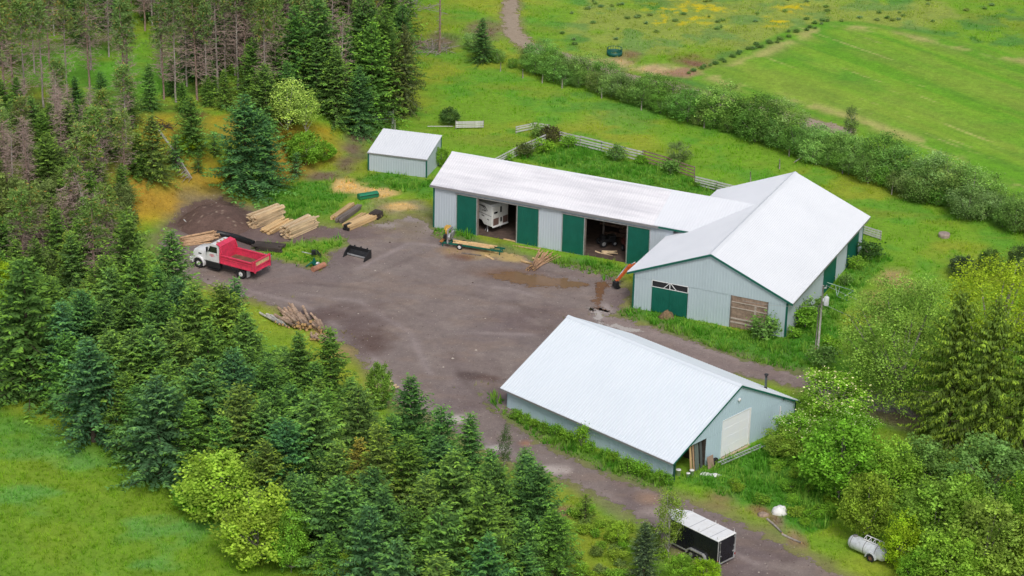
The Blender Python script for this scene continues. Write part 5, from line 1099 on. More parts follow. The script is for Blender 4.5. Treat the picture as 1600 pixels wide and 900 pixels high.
spruce(862, 795, 905, 'round-shouldered spruce at the bottom right of the stand by the grassy strip', SPR[0], G_SPR[1], sx=1.15)
spruce(665, 745, 890, 'tall olive-tipped spruce low in the middle of the stand', SPR[1], OLV, sx=1.1)
STL = 'green spruce in the dense stand between the meadow and the gravel yard'; GR = 'spruces of the stand between meadow and yard'
for u, v in ((127, 453), (173, 417), (213, 397), (267, 360), (277, 433), (303, 443), (347, 443), (366, 433), (245, 455), (163, 470), (170, 515), (207, 515), (233, 508), (323, 500), (220, 542), (383, 487), (313, 560), (412, 625), (592, 662), (600, 765), (577, 785), (527, 690), (620, 842), (682, 864), (763, 835), (710, 705), (690, 790), (757, 760), (420, 560), (365, 545), (375, 600), (300, 625), (95, 470), (10, 470), (490, 610), (415, 690), (640, 680), (270, 500), (350, 650), (560, 600)):
    spruce(u, v, None, STL, group=GR)
for u, v, h in ((440, 575, 6.5), (418, 548, 6), (492, 566, 6), (548, 590, 6.5), (572, 622, 6.5), (612, 650, 7), (455, 600, 7), (395, 520, 6.5), (660, 665, 6.5)): spruce(u, v, None, STL, group=GR, h=h, sx=1.15)
STAND = P2([(-90, 500), (60, 480), (190, 490), (270, 520), (320, 560), (390, 600), (430, 612), (500, 648), (560, 668), (620, 712), (690, 745), (760, 772), (815, 800), (840, 850), (850, 960), (520, 960), (490, 890), (430, 815), (350, 770), (290, 738), (200, 715), (120, 670), (0, 618), (-90, 615)])
ENV = np.array([(-100, 430), (0, 410), (50, 420), (130, 455), (205, 345), (240, 400), (300, 445), (380, 445), (400, 520), (440, 560), (470, 530), (520, 525), (560, 610), (600, 665), (642, 610), (690, 645), (740, 655), (790, 700), (840, 715), (860, 790), (900, 880)])
def poisson(poly, d, n, selfd=None):
    out = []; lo, hi = poly.min(0), poly.max(0)
    for _ in range(n):
        x, y = RNG.uniform(lo[0], hi[0]), RNG.uniform(lo[1], hi[1])
        if sdpoly(np.array([x]), np.array([y]), poly)[0] < 0: continue
        p = Vector((x, y, T(x, y)))
        if free(p, d): OCC.append(p); out.append(p)
    return out
for p in poisson(STAND, 2.7, 2200):
    u, v = proj(p); h = min(random.uniform(5.5, 8.6), zfor(p, np.interp(u, ENV[:, 0], ENV[:, 1]))-p.z)
    if h < 2: continue
    put('spruce_tree', random.choice(SPR), p, h/9, STL, 'spruce', GR, jit(random.choice(G_SPR)), sx=1.35 if h < 5 else 1.2)
# -- tall pines and dead trees on the bank
GAP = P2([(20, 70), (150, 50), (290, 70), (290, 140), (190, 165), (40, 150)], 4.5)
def ingap(p): return sdpoly(np.array([p.x]), np.array([p.y]), GAP)[0] > 0
PL = 'tall pine with bare lower trunk and grey dead twigs in the wood above the bank'; PG = 'tall pines of the wood above the bank'
def pine(u, vb, h, label=PL, group=PG, k=None, lean=(0, 0), dead=False):
    g = ground(u, vb); OCC.append(g)
    if dead: return put('dead_tree', (DED[k or 0][0], DED[k or 0][1]), g, h/12, label, 'dead tree', group, rz=random.uniform(0, 6), lean=lean)
    return put('pine_tree', PIN[random.randrange(4) if k is None else k], g, h/15, label, 'pine', group, jit((.20, .30, .09)), lean=lean)
for u, vb in ((40, 172), (68, 168), (105, 150), (140, 140), (196, 172), (201, 165), (256, 155), (275, 160), (308, 157), (324, 162), (340, 148), (353, 128), (372, 140), (383, 136), (398, 118), (415, 165), (430, 150), (470, 125), (495, 120), (520, 115), (545, 105), (10, 190), (20, 140), (292, 135), (410, 130), (440, 105), (565, 120), (590, 110), (610, 95), (625, 75)):
    pine(u, vb, random.uniform(12, 15.5))
UP = P2([(60, -70), (-60, 40), (-60, 130), (200, 120), (300, 140), (420, 150), (560, 160), (630, 130), (640, 60), (610, -20), (500, -150), (200, -150)], 4.5)
for k, p in enumerate(poisson(UP, 2.35, 2200)):
    if ingap(p) and random.random() < .68: continue
    r_ = random.random(); ue = proj(p)[0]
    if ue > 425: r_ = .3 if r_ < .2 else r_*.5+.5
    elif r_ < .5 and random.random() < .5: r_ = .6
    if r_ < .5: put('pine_tree', random.choice(PIN), p, random.uniform(11.5, 15.5)/15, PL, 'pine', PG, jit((.20, .30, .09)))
    elif r_ < .68: put('dead_tree', random.choice(DED), p, random.uniform(9, 14)/12, 'grey leafless dead tree among the pines above the bank', 'dead tree', 'dead trees among the pines')
    else: put('spruce_tree', random.choice(SPR), p, random.uniform(7, 12)/9*(1.15 if ue > 425 else 1), 'dark understorey spruce beneath the pines above the bank', 'spruce', 'understorey spruces beneath the pines', jit(G_SPR[random.choice((0, 1, 3, 5))]))
UL = 'dark understorey spruce beneath the pines above the bank'; UG = 'understorey spruces beneath the pines'
for u, vt, vb in ((235, 98, 172), (300, 150, 238), (286, 128, 175), (325, 118, 165), (352, 108, 170), (415, 100, 200), (400, 120, 190), (450, 95, 190), (330, 95, 150), (395, 60, 150), (495, 60, 170), (520, 90, 178), (545, 70, 172), (570, 60, 165), (505, 40, 140), (466, 45, 150), (430, 55, 150), (205, 120, 200), (160, 110, 190), (90, 110, 180), (120, 120, 195), (30, 120, 200), (270, 90, 150), (536, 20, 130), (560, 10, 120), (600, 20, 130), (620, 10, 120), (478, 20, 120)):
    spruce(u, vt, vb, UL, group=UG, col=G_SPR[random.choice((0, 1, 3, 5))], sx=1.1)
spruce(385, 148, 300, 'big blue-green spruce standing alone on the bank behind the lumber stacks', SPR[2], BLUE, sx=1.25)
spruce(415, 178, 296, 'smaller blue-green spruce touching the right side of the big spruce on the bank', SPR[0], BLUE, sx=1.1)
spruce(632, 38, 178, 'broad dark drooping spruce at the right end of the wood', SPB[0], np.array((.12, .16, .06)), sx=.95)
spruce(603, 70, 174, 'dark spruce just left of the broad drooping one at the end of the wood', SPR[4], np.array((.11, .155, .065)), sx=1.2)
spruce(753, 28, 97, 'lone dark cone-shaped spruce standing apart beside the far hedge', SPR[0], G_SPR[5], sx=1.15)
spruce(240, 180, 278, 'scruffy olive spruce left of the fallen dead tree', SPR[4], OLV, sx=1.3); spruce(215, 205, 276, 'dark spruce on the left shoulder of the bank', SPR[3], G_SPR[3], sx=1.4)
for u, vt, vb, lab in ((275, 210, 262, 'small spruce just right of the fallen dead tree'), (298, 205, 240, 'small dark spruce high on the bank below the pine trunks'), (310, 238, 268, 'little spruce among yellow-green shrubs on the bank'), (360, 230, 280, 'small spruce hugging the left of the big bank spruce'), (463, 238, 275, 'little blue-green spruce at the foot of the ochre shrubs'), (335, 205, 240, 'young spruce on the ochre brow of the bank'), (398, 255, 302, 'little spruce at the foot of the big bank spruce')):
    spruce(u, vt, vb, lab, random.choice(SPS), G_SPR[random.choice((0, 2, 5))], sx=1.3)
# scruffy wood at the left edge
LW = P2([(-80, 215), (120, 215), (200, 232), (212, 262), (196, 320), (185, 380), (130, 405), (-80, 430)], 4)
LL = 'scruffy grey-green pine with dead lower branches in the wood at the left edge'; LG = 'scruffy pines at the left edge'
for p in poisson(LW, 1.95, 1500):
    r_ = random.random()
    if r_ < .26: put('pine_tree', random.choice(PIN), p, random.uniform(8, 11)/15, LL, 'pine', LG, jit((.22, .34, .09)), sx=1.35)
    elif r_ < .44: put('dead_tree', random.choice(DED), p, random.uniform(6, 9.5)/12, 'bare brown dead tree in the wood at the left edge', 'dead tree', 'dead trees at the left edge')
    elif r_ < .74: put('spruce_tree', random.choice(SPR), p, random.uniform(4.5, 8)/9, 'olive-green spruce in the scruffy wood at the left edge', 'spruce', 'spruces in the left edge wood', jit(random.choice((G_SPR[3], G_SPR[4], G_SPR[1]))), sx=1.15)
    else: put('leafy_bush', random.choice(BSH), p, random.uniform(3, 5)/4, 'green broadleaf bush in the scruffy wood at the left edge', 'bush', 'bushes in the left edge wood', jit((.19, .27, .09)))
for (u, vb, h, ang, lab) in ((170, 405, 10.5, -.38, 'pale dead trunk leaning left across the scruffy wood'), (157, 415, 9.5, -.26, 'dark dead trunk leaning left beside the pale one'), (166, 392, 7, -.05, 'thin upright dead trunk right of the leaning pair'), (121, 388, 7, -.08, 'dead brown tree left of the leaning pair')):
    g = ground(u, vb); put('dead_tree', DED[1 if 'pale' in lab else 2], g, h/12, lab, 'dead tree', None, rz=0, lean=(-.1, ang))
g, g2 = ground(300, 285), ground(248, 222); d = g2-g; d.z += 1.0; fdt = thing('fallen_tree', 'grey fallen dead tree with comb-like branches lying down the ochre bank', 'dead tree', g+Vector((0, 0, .5)))
a = Vector((0, 0, 0)); m = MB(); m.tube([a, d*.5+Vector((0, 0, .2)), d], [.07, .11, .15], 8); m.build('trunk', BARKW, fdt); m = MB()
for k in range(44):
    t = .02+.62*k/44; s = d*t; e = Vector((random.uniform(-.9, -.2), random.uniform(-1.1, -.2), random.uniform(-.75, -.1)))*random.uniform(.6, 1.5)*(1.1-t*.5); m.tube([s, s+e], [.05, .02], 4, caps=False)
m.build('dead_branches', BARKG, fdt)
g = ground(687, 82); put('dead_snag', (trunk_mesh('dead_snag_trunk', 9, .17, BARKP, 201, .09), twig_mesh(202, 9, .3, .98, .8, 40, BARKG)), g, 1.0, 'tall bare grey snag standing at the pasture edge', 'dead tree')
def brush(u, v, r_, n, label, mat=DEADT):
    rng = np.random.default_rng(int(u)); g = ground(u, v); m = MB()
    for k in range(n):
        c = Vector((rng.normal()*r_*.6, rng.normal()*r_*.6, rng.uniform(.05, .5))); dv = Vector((rng.normal(), rng.normal(), rng.normal()*.35)).normalized()*r_*rng.uniform(.4, .9); m.tube([c-dv, c+dv], [.05, .015], 4, caps=False)
    o = m.build('brush_pile', mat); o.location = g; tag(o, label, 'brush pile')
brush(675, 78, 2.0, 60, 'tangle of grey dead roots at the foot of the bare snag', BARKG); brush(632, 14, 2.6, 80, 'long grey brush heap at the top edge of the wood', BARKG); brush(660, 70, 1.6, 30, 'low brown brush on the slope left of the snag'); brush(255, 200, 1.4, 36, 'dark root heap at the top of the fallen dead tree', WOODD)
# -- broadleaf bushes
def bush(u, vt, vb, wpx, label, col=G_BSH, kinds=BSH, name='leafy_bush', cat='bush', group=None):
    g, h = by_base(u, vt, vb); H0, R0 = {id(BSH): (4.0, 2.1), id(FLW): (4.5, 2.3), id(SML): (1.7, .75), id(BIR): (6.5, 1.5), id(HDG): (4.2, 1.9)}[id(kinds)]
    s = h/H0; dist = math.hypot(g.y, CAMH); rad = wpx/2/(F/dist); OCC.append(g)
    return put(name, random.choice(kinds), g, s, label, cat, group, jit(col, .06), sx=max(.5, min(2.2, rad/(R0*s))))
for u, vt, vb, w, lab, col in ((346, 708, 808, 140, 'yellow-green leafy bush at the meadow edge, upper of the big pair', G_YEL), (404, 774, 880, 135, 'yellow-green leafy bush at the meadow edge, lower of the big pair', G_YEL), (300, 752, 800, 60, 'small lime bush at the left foot of the upper yellow-green bush', G_BSH), (455, 800, 895, 60, 'bright green bush squeezed between the yellow-green pair and the spruces', G_BSH),
    (540, 868, 930, 90, 'light green bush at the bottom edge below the large mid-green spruce', G_YEL), (760, 790, 870, 70, 'soft light green bush beside the tall olive-tipped spruce', np.array((.22, .33, .06))), (800, 850, 920, 80, 'grey-green bush at the bottom edge near the round-shouldered spruce', np.array((.18, .29, .09))), (592, 568, 640, 44, 'light green leafy tree poking over the yard edge by the firewood', np.array((.2, .36, .055))),
    (5, 410, 500, 50, 'lime green broadleaf tree at the left edge of the photo', G_LIME), (590, 75, 150, 62, 'blue-green broadleaf tree at the right end of the wood', np.array((.13, .27, .11))), (478, 205, 258, 62, 'bright green shrub on the ochre bank right of the big spruce', G_BSH), (505, 222, 250, 40, 'green shrub at the foot of the bank behind the small shed', G_BSH), (452, 205, 235, 34, 'ochre-green shrub under the birches', np.array((.25, .22, .03))), (298, 212, 236, 36, 'lime shrub in the middle of the bank', G_LIME), (560, 175, 200, 36, 'green weed bush at the tube gate', G_BSH),
    (702, 168, 195, 34, 'small green bush beside the collapsed rail panel', np.array((.10, .19, .05))), (690, 230, 260, 24, 'low bush at the right wall of the small shed', G_BSH)):
    bush(u, vt, vb, w, lab, col)
for u, vt, vb, w, lab, col, kd, nm in ((1300, 585, 662, 120, 'white-flowering bush behind the right end of the workshop', G_BSH, FLW, 'flowering_bush'), (1245, 648, 705, 80, 'low white-flecked bush at the workshop corner by the heat pump', G_BSH, FLW, 'flowering_bush'), (1310, 660, 778, 130, 'big rounded dark green bush right of the grassy bank', G_BSH, BSH, 'leafy_bush'), (1225, 672, 712, 70, 'shrub with olive tips in front of the heat pump', np.array((.23, .40, .06)), BSH, 'leafy_bush'), (1385, 695, 790, 100, 'olive-tipped bush right of the big rounded bush', np.array((.23, .42, .06)), BSH, 'leafy_bush'),
    (1352, 742, 845, 90, 'bright upright bush behind the white tank', np.array((.23, .38, .055)), BSH, 'leafy_bush'), (1406, 806, 888, 66, 'lime yellow sapling right beside the white tank', G_LIME, BSH, 'leafy_bush'), (1440, 690, 775, 100, 'dull green bush below the feathery tree', np.array((.18, .33, .085)), BSH, 'leafy_bush'), (1455, 755, 870, 120, 'olive bush right of the lime sapling', np.array((.235, .42, .055)), BSH, 'leafy_bush'), (1545, 690, 790, 130, 'dark glossy bush under the drooping spruces', np.array((.15, .31, .08)), BSH, 'leafy_bush'), (1500, 745, 850, 100, 'bush in the middle of the thicket at the lower right', np.array((.215, .42, .05)), BSH, 'leafy_bush'), (1535, 790, 905, 140, 'large bush at the bottom right corner', np.array((.23, .37, .06)), BSH, 'leafy_bush'), (1480, 830, 930, 110, 'bush at the bottom edge, left of the corner bush', np.array((.225, .43, .05)), BSH, 'leafy_bush'), (1600, 740, 850, 90, 'bush cut by the right edge of the photo under the spruces', G_BSH, BSH, 'leafy_bush'), (1600, 800, 910, 90, 'bush cut by the right edge at the bottom corner', np.array((.22, .35, .06)), BSH, 'leafy_bush'), (1430, 860, 925, 60, 'low bush at the bottom edge right of the white tank', G_BSH, BSH, 'leafy_bush'),
    (1320, 640, 690, 90, 'white-dotted low bush between the flowering bush and the big rounded bush', G_BSH, FLW, 'flowering_bush'),
    (1098, 876, 916, 56, 'lime green bush in front of the cargo trailer', G_LIME*.85, BSH, 'leafy_bush'), (1062, 868, 915, 50, 'leafy bush at the bottom edge left of the cargo trailer wheels', G_BSH, BSH, 'leafy_bush'), (1012, 822, 868, 40, 'dark green young tree left of the birch', np.array((.11, .2, .04)), BSH, 'leafy_bush'), (965, 815, 850, 40, 'yellow-green shrub on the grassy strip', G_YEL, BSH, 'leafy_bush'),
    (1505, 402, 432, 50, 'grey-green bush in the pasture above the yellow tree', np.array((.07, .12, .06)), BSH, 'leafy_bush'), (1545, 390, 432, 40, 'light bush in the pasture left of the dead stump', np.array((.12, .2, .05)), BSH, 'leafy_bush'), (1590, 385, 430, 40, 'bush at the right edge in the pasture', np.array((.10, .17, .07)), BSH, 'leafy_bush'), (1500, 405, 420, 26, 'small dark bush beside the grey-green pasture bush', np.array((.06, .11, .06)), BSH, 'leafy_bush')):
    bush(u, vt, vb, w, lab, col, kd, nm)
for u, vt, vb, w, lab, col in ((450, 122, 215, 62, 'pale green birch at the end of the wood, left of the pair', np.array((.45, .60, .16))), (478, 142, 212, 40, 'pale green birch at the end of the wood, right of the pair', np.array((.45, .60, .16))), (1044, 762, 872, 44, 'slender young birch in front of the cargo trailer nose', np.array((.24, .36, .07))), (1327, 162, 225, 22, 'thin grey-green sapling rising out of the hedge', np.array((.15, .2, .08))), (1060, 220, 262, 40, 'sparse pale sapling in the pasture behind the corral fence', np.array((.17, .26, .09))), (788, 663, 745, 18, 'thin sapling at the road edge beside the last spruce', np.array((.1, .17, .06)))):
    bush(u, vt, vb, w, lab, col, BIR, 'birch_tree' if 'birch' in lab else 'sapling', 'birch' if 'birch' in lab else 'sapling')
spruce(914, 772, 812, 'single small spruce standing alone on the grassy strip by the road', SPS[0], np.array((.12, .2, .04)), sx=1.3)
spruce(1005, 815, 905, 'dull grey-green spruce sapling below the birch', SPR[3], np.array((.09, .13, .06)), sx=1.2)
# right-hand trees
g, h = by_base(1402, 438, 640); put('feathery_tree', FTH[0], g, h/10.5, 'wide feathery light green tree right of the power pole', 'tree', None, (.27, .44, .085), sx=1.0)
g, h = by_base(1545, 405, 590); put('broadleaf_tree', FTH[1], g, h/10, 'yellow-topped broadleaf tree behind the drooping spruces', 'tree', None, (.33, .45, .035), sx=1.15)
for u, vt, vb, lab, k in ((1480, 440, 695, 'drooping yellow-green spruce, left of the three big ones at the right edge', 0), (1535, 455, 712, 'drooping yellow-green spruce, middle of the three big ones at the right edge', 1), (1598, 445, 720, 'drooping yellow-green spruce, right of the three big ones at the right edge', 2)):
    g, h = by_base(u, vt, vb); put('weeping_spruce', SPB[k], g, h/15, lab, 'spruce', None, (.15, .235, .045), sx=1.15)
for k in range(26):
    u = random.uniform(405, 600); v = 520+.62*(u-400)+random.uniform(-8, 40)
    p = ground(u, v)
    if max(sdpoly(np.array([p.x]), np.array([p.y]), YARD)[0], sdpoly(np.array([p.x]), np.array([p.y]), ROAD)[0]) > -1: continue
    bush(u, v-random.uniform(8, 18), v, random.uniform(14, 26), 'bushy green weed in the strip between the log heap and the spruces', random.choice((G_BSH*.8, G_HDG, G_YEL*.7)), SML, 'weed_bush', 'weed', 'weeds between the log heap and the spruces')
# corral bushes and wall-side saplings
for u, vt, vb, lab, col in ((840, 194, 216, 'dark bush at the bend of the corral rails, left of the twin bushes', G_HDG), (861, 196, 222, 'brownish bush at the bend of the corral rails, right of the twin bushes', np.array((.12, .12, .06))), (850, 215, 238, 'round light bush in front of the twin corral bushes', G_BSH), (888, 211, 232, 'green bush leaning on the long corral fence near its left end', G_BSH), (962, 226, 250, 'green bush against the long corral fence at its middle', G_HDG), (1002, 242, 256, 'small weed clump at the joint of white and brown fence', G_BSH), (1048, 248, 272, 'round green bush in front of the brown fence stretch', G_HDG), (1122, 280, 296, 'small bush at the short white fence near the barn', G_BSH), (792, 236, 252, 'low bush at the shed end of the corral fence', G_BSH), (1092, 280, 290, 'tiny weed clump by the brown fence end', G_BSH), (820, 222, 246, 'ragged bush between the corral fence and the twin bushes', np.array((.13, .17, .05))),
    (1192, 493, 530, 'leafy shrub growing against the boarded barn opening', G_HDG), (1240, 510, 528, 'shrub at the barn corner below the green trim', G_BSH), (1258, 478, 512, 'shrub along the right wall of the barn near the power pole', G_BSH), (1270, 465, 500, 'dark shrub along the right wall of the barn behind the pole', G_HDG), (1285, 540, 575, 'green shrub at the foot of the power pole', G_HDG), (1298, 525, 552, 'green shrub right of the power pole', G_BSH), (1358, 375, 405, 'dark leafy shrub at the far barn door', np.array((.07, .15, .04))), (1320, 428, 446, 'dark shrub between the two far barn doors', G_HDG), (1337, 400, 420, 'low shrub before the far barn door', G_BSH), (1105, 487, 498, 'thin weed against the barn wall right of the green doors', G_BSH)):
    bush(u, vt, vb, max(18, (vb-vt)*1.15), lab, col, SML, 'wall_shrub' if u > 1150 or u == 1105 else 'corral_bush', 'bush')
WG = 'leafy weeds along the low workshop wall'
for k, (u, vt, vb) in enumerate(((806, 632, 655), (820, 640, 662), (850, 653, 678), (868, 656, 682), (884, 665, 688), (908, 660, 702), (922, 684, 708), (945, 694, 716), (958, 700, 722), (980, 703, 738), (998, 712, 742), (1008, 718, 745), (1030, 728, 754), (1044, 734, 758), (835, 650, 668))):
    bush(u, vb-(vb-vt)*.75+(-10 if k == 5 else 0), vb, random.uniform(15, 24), 'tall leafy shrub with a whippy top midway along the low workshop wall' if k == 5 else 'leafy green weed bush along the low left wall of the workshop', G_BSH*random.uniform(.8, 1.1), SML, 'wall_shrub', 'bush', None if k == 5 else WG)
# small things in the rough grass
FG = 'small dark tufts along the field boundary'
for k in range(34):
    t = k/33; u = 1072+218*t+random.uniform(-6, 6); v = 116-82*t+random.uniform(-4, 4); bush(u, v-random.uniform(2.5, 5.5), v, random.uniform(5, 10), 'small dark green tuft in the row along the mown field boundary', (.17, .3, .09), SML, 'grass_tussock', 'tussock', FG)
for k in range(90):
    u = random.uniform(830, 1600); v = random.uniform(-10, 70)
    if v > 40 and u > 1180: continue
    bush(u, v-random.uniform(1.6, 3.6), v, random.uniform(5, 12), 'low dark weed clump in the rough far pasture', random.choice(((.2, .34, .1), (.28, .41, .12), (.24, .38, .17))), SML, 'weed_clump', 'weed clump', 'weed clumps in the far pasture')
for k in range(64):
    u = random.uniform(1080, 1330); v = random.uniform(690, 830)
    if v < 745-.43*(u-1110)+24: continue
    if sdpoly(*[np.array([c]) for c in ground(u, v).xy], WEEDS[2])[0] < 0: continue
    bush(u, v-random.uniform(8, 16), v, random.uniform(14, 26), 'bushy green weed on the slope between workshop and thicket', random.choice((G_BSH, G_BSH*.8, G_YEL*.8)), SML, 'weed_bush', 'weed', 'weeds on the slope by the workshop')
for k in range(60):
    u = random.uniform(840, 1060); v = random.uniform(800, 905)
    p = ground(u, v)
    if u < 870+.2*(v-800) or sdpoly(np.array([p.x]), np.array([p.y]), ROAD)[0] > -1.5: continue
    bush(u, v-random.uniform(6, 16), v, random.uniform(12, 26), 'bushy weed in the grassy strip between spruces and road', random.choice((G_BSH, G_YEL*.8, np.array((.2, .29, .08)))), SML, 'weed_bush', 'weed', 'weeds on the grassy strip')
# -- the long hedge on the ditch
HL = [(728, 78), (768, 98), (810, 112), (850, 128), (890, 140), (935, 152), (985, 168), (1040, 184), (1100, 204), (1160, 222), (1220, 242), (1290, 268), (1360, 292), (1430, 318), (1500, 342), (1570, 362), (1660, 395)]
HP = [ground(u, v) for u, v in HL]; acc = 0
def hedge(p, s, col):
    put('hedge_shrub', random.choice(HDG), p, s, 'dense grey-green alder shrub in the long hedge across the pasture', 'hedge shrub', 'alder shrubs of the long hedge', jit(col, .26), sx=1.2)
for i in range(len(HP)-1):
    a, b = HP[i], HP[i+1]; L_ = (b-a).length; n = max(1, int(L_/1.75)); nn = Vector((-(b-a).y, (b-a).x, 0)).normalized()
    for k in range(n):
        p = a.lerp(b, (k+random.random()*.5)/n); u, v = proj(p); big = .6 if u < 800 else (.8 if u < 1060 else (1.0 if u < 1205 else (.82 if u < 1320 else 1.0)))
        for row, (off, sc) in enumerate(((1.2, .86), (3.4, 1.05))):
            if u < 790 and row: continue
            q_ = p+nn*(off+random.uniform(-.6, .6)); q_.z = T(q_.x, q_.y)
            hedge(q_, big*sc*random.uniform(.6, 1.22)*(1.25 if random.random() < .08 else 1), (G_HDG*1.25, np.array((.17, .35, .07)), np.array((.25, .38, .13)))[random.choice((0, 0, 1, 2))])

# ------------------------------------------------------------------ grass and weeds (beyond counting)
def tufts(name, n, region, hfun, wid, blades, dens, colf, lean=.5):
    y = RNG.uniform(130, 335, n); x = RNG.uniform(-1, 1, n)*(26+y*.205)
    k = np.ones(n, bool)
    for q in FOOT: k &= sdpoly(x, y, q) < .0
    x, y = x[k], y[k]; k = RNG.random(len(x)) < dens(x, y); x, y = x[k], y[k]; z = terr(x, y); n = len(x)
    c = colf(x, y); h = hfun(x, y)*RNG.uniform(.6, 1.3, n)
    X = np.repeat(x, blades); Y = np.repeat(y, blades); Zz = np.repeat(z, blades); Hh = np.repeat(h, blades); C = np.repeat(c, blades, axis=0); m = len(X)
    a = RNG.uniform(0, 6.28, m); r_ = RNG.random(m)*.16; bx_, by_ = X+np.cos(a)*r_, Y+np.sin(a)*r_
    a2 = a+RNG.normal(size=m)*.8; hh = Hh*RNG.uniform(.6, 1.2, m); w = wid*RNG.uniform(.6, 1.4, m); l = lean*hh*RNG.uniform(.3, 1.2, m)
    px, py = -np.sin(a2)*w/2, np.cos(a2)*w/2
    V = np.stack([np.stack([bx_-px, by_-py, Zz-.02], -1), np.stack([bx_+px, by_+py, Zz-.02], -1), np.stack([bx_+np.cos(a2)*l, by_+np.sin(a2)*l, Zz+hh], -1)], 1).reshape(-1, 3)
    C = C*RNG.uniform(.72, 1.38, m)[:, None]; t = np.repeat(C, 3, axis=0)
    me = rawmesh(name, V, np.arange(len(V)).reshape(-1, 3), GRASSM, tint=t); return tag(link(bpy.data.objects.new(name, me)), kind='stuff')
GRASSM = leafmat('grass_blades', .45, .2)
oneY = lambda x, y: ss(.3, 2.0, -np.maximum(sdpoly(x, y, YARD), np.maximum(sdpoly(x, y, ROAD), sdpoly(x, y, LANE)))+(fbm(x, y, 1.5, 91)-.5)*2)
isl = lambda x, y: ss(0, .8, sdpoly(x, y, ISLAND)+(fbm(x, y, 1.5, 92)-.5)*1.5)
def dens_p(x, y):
    ye = sdpoly(x, y, YARD); d = np.maximum(np.maximum(oneY(x, y), isl(x, y)), .35*ss(.5, .62, fbm(x, y, 2.2, 111))*ss(4.5, 0, ye)*(ye > -1)); d *= 1-ss(-1, .5, sdpoly(x, y, MOWN)); d *= 1-ss(-1, .5, sdpoly(x, y, MOUND)); d *= 1-ss(-.5, .5, sdpoly(x, y, TRACK))
    d *= 1-.9*ss(0, 2, sdpoly(x, y, MEADOW)); d *= .35+.65*ss(.35, .6, fbm(x, y, 3, 93)); d *= 1-.6*ss(3, 9, sdpoly(x, y, TOE))
    return d
tufts('pasture_grass', 150000, None, lambda x, y: .13+.26*ss(.4, .7, fbm(x, y, 2.4, 94)), .07, 4, dens_p, lambda x, y: gcol(x, y)*1.35)
tufts('meadow_grass', 150000, None, lambda x, y: .16+.3*fbm(x, y, 1.4, 95), .06, 6, lambda x, y: ss(-.5, 1, sdpoly(x, y, MEADOW)), lambda x, y: gcol(x, y)*1.35, .9)
def dens_w(x, y):
    d = np.zeros(x.shape)
    for q in WEEDS: d = np.maximum(d, ss(-.6, .7, sdpoly(x, y, q)+(fbm(x, y, 1.4, 96)-.5)*2.4))
    d = np.maximum(d, isl(x, y)*.6); d *= 1-np.clip(ell(x, y, 545, 292, 2.8, 2.6)+ell(x, y, 592, 300, 2.6, 2.0)+ell(x, y, 575, 300, 3.6, 1.6)+ell(x, y, 500, 278, 2.6, 1.6), 0, 1); e = np.maximum(sdpoly(x, y, ROAD), sdpoly(x, y, LANE)); return d*(e < -.3)
wcol = lambda x, y: np.where((fbm(x, y, 1.1, 97) > .52)[..., None], lin(100, 158, 54), lin(134, 174, 72))*1.0*(.8+.4*fbm(x, y, .6, 98))[..., None]
tufts('tall_weeds', 260000, None, lambda x, y: .22+.55*ss(.4, .72, fbm(x, y, 1.3, 99)), .11, 5, dens_w, wcol, .7)

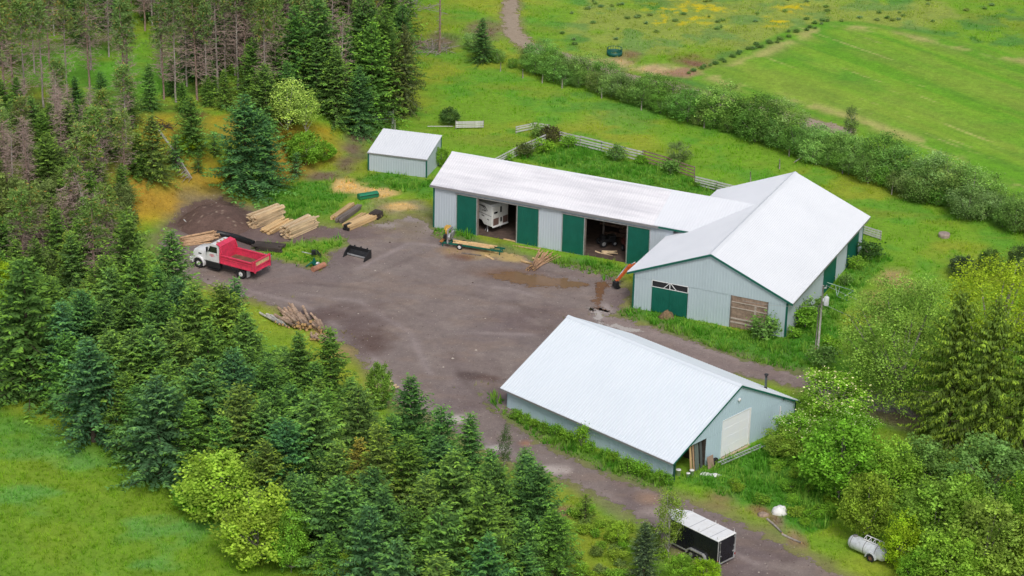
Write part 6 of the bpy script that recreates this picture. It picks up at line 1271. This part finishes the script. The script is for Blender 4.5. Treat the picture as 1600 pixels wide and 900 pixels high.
n = 16000; y = RNG.uniform(150, 245, n); x = RNG.uniform(-45, 45, n); e = np.maximum(sdpoly(x, y, YARD), sdpoly(x, y, ROAD)); e = np.where(sdpoly(x, y, ISLAND) > 0, -1, e); k = (e > -.6) & (RNG.random(n) < np.exp(-np.clip(e, 0, 20)/3)+.16*(fbm(x, y, 4, 120) > .5)); x, y = x[k], y[k]; n = len(x)
sz = RNG.uniform(.025, .07, n)*(1+(RNG.random(n) < .05)*1.3); z = terr(x, y)+.02; O = np.array([(1, 0, 0), (0, 1, 0), (-1, 0, 0), (0, -1, 0), (0, 0, .8), (0, 0, -.3)])*RNG.uniform(.6, 1.4, (n, 6, 1))
V = np.stack([x, y, z], -1)[:, None, :]+O*sz[:, None, None]; Fb = np.array([(0, 1, 4), (1, 2, 4), (2, 3, 4), (3, 0, 4)]); Fq = (np.arange(n)[:, None, None]*6+Fb).reshape(-1, 3)
cc = np.where((RNG.random(n) < .25)[:, None], lin(196, 184, 172), np.where((RNG.random(n) < .5)[:, None], lin(150, 134, 124), lin(92, 78, 72)))*.9
tag(link(bpy.data.objects.new('loose_stones', rawmesh('loose_stones', V.reshape(-1, 3), Fq, surfmat('stone_chips', .9, .1), tint=np.repeat(cc, 6, axis=0)))), kind='stuff')
# ------------------------------------------------------------------ light: overcast, high veiled sun
w = bpy.data.worlds.new('World'); scn.world = w; w.use_nodes = True; nt = w.node_tree
bg = nt.nodes['Background']; sky = nt.nodes.new('ShaderNodeTexSky'); sky.sky_type = 'NISHITA'; sky.sun_disc = False
EL, AZ = 50, 170
sky.sun_elevation = R(EL); sky.sun_rotation = R(AZ); sky.dust_density = 4; sky.air_density = 1.2; sky.altitude = 100
hs = nt.nodes.new('ShaderNodeHueSaturation'); hs.inputs['Saturation'].default_value = .55
nt.links.new(sky.outputs[0], hs.inputs['Color']); nt.links.new(hs.outputs[0], bg.inputs[0]); bg.inputs[1].default_value = .15
sd_ = bpy.data.lights.new('sun', 'SUN'); sd_.energy = 1.4; sd_.angle = R(14); sd_.color = (1, .98, .95)
so = link(bpy.data.objects.new('sun', sd_)); dv = Vector((math.sin(R(AZ))*math.cos(R(EL)), math.cos(R(AZ))*math.cos(R(EL)), math.sin(R(EL)))); so.rotation_euler = dv.to_track_quat('Z', 'Y').to_euler()
vs = scn.view_settings; vs.view_transform = 'Standard'; vs.look = 'None'; vs.gamma = 1; vs.use_curve_mapping = False; vs.exposure = -.12

cy = scn.cycles; cy.max_bounces = 6; cy.diffuse_bounces = 3; cy.glossy_bounces = 2; cy.transmission_bounces = 3; cy.transparent_max_bounces = 6
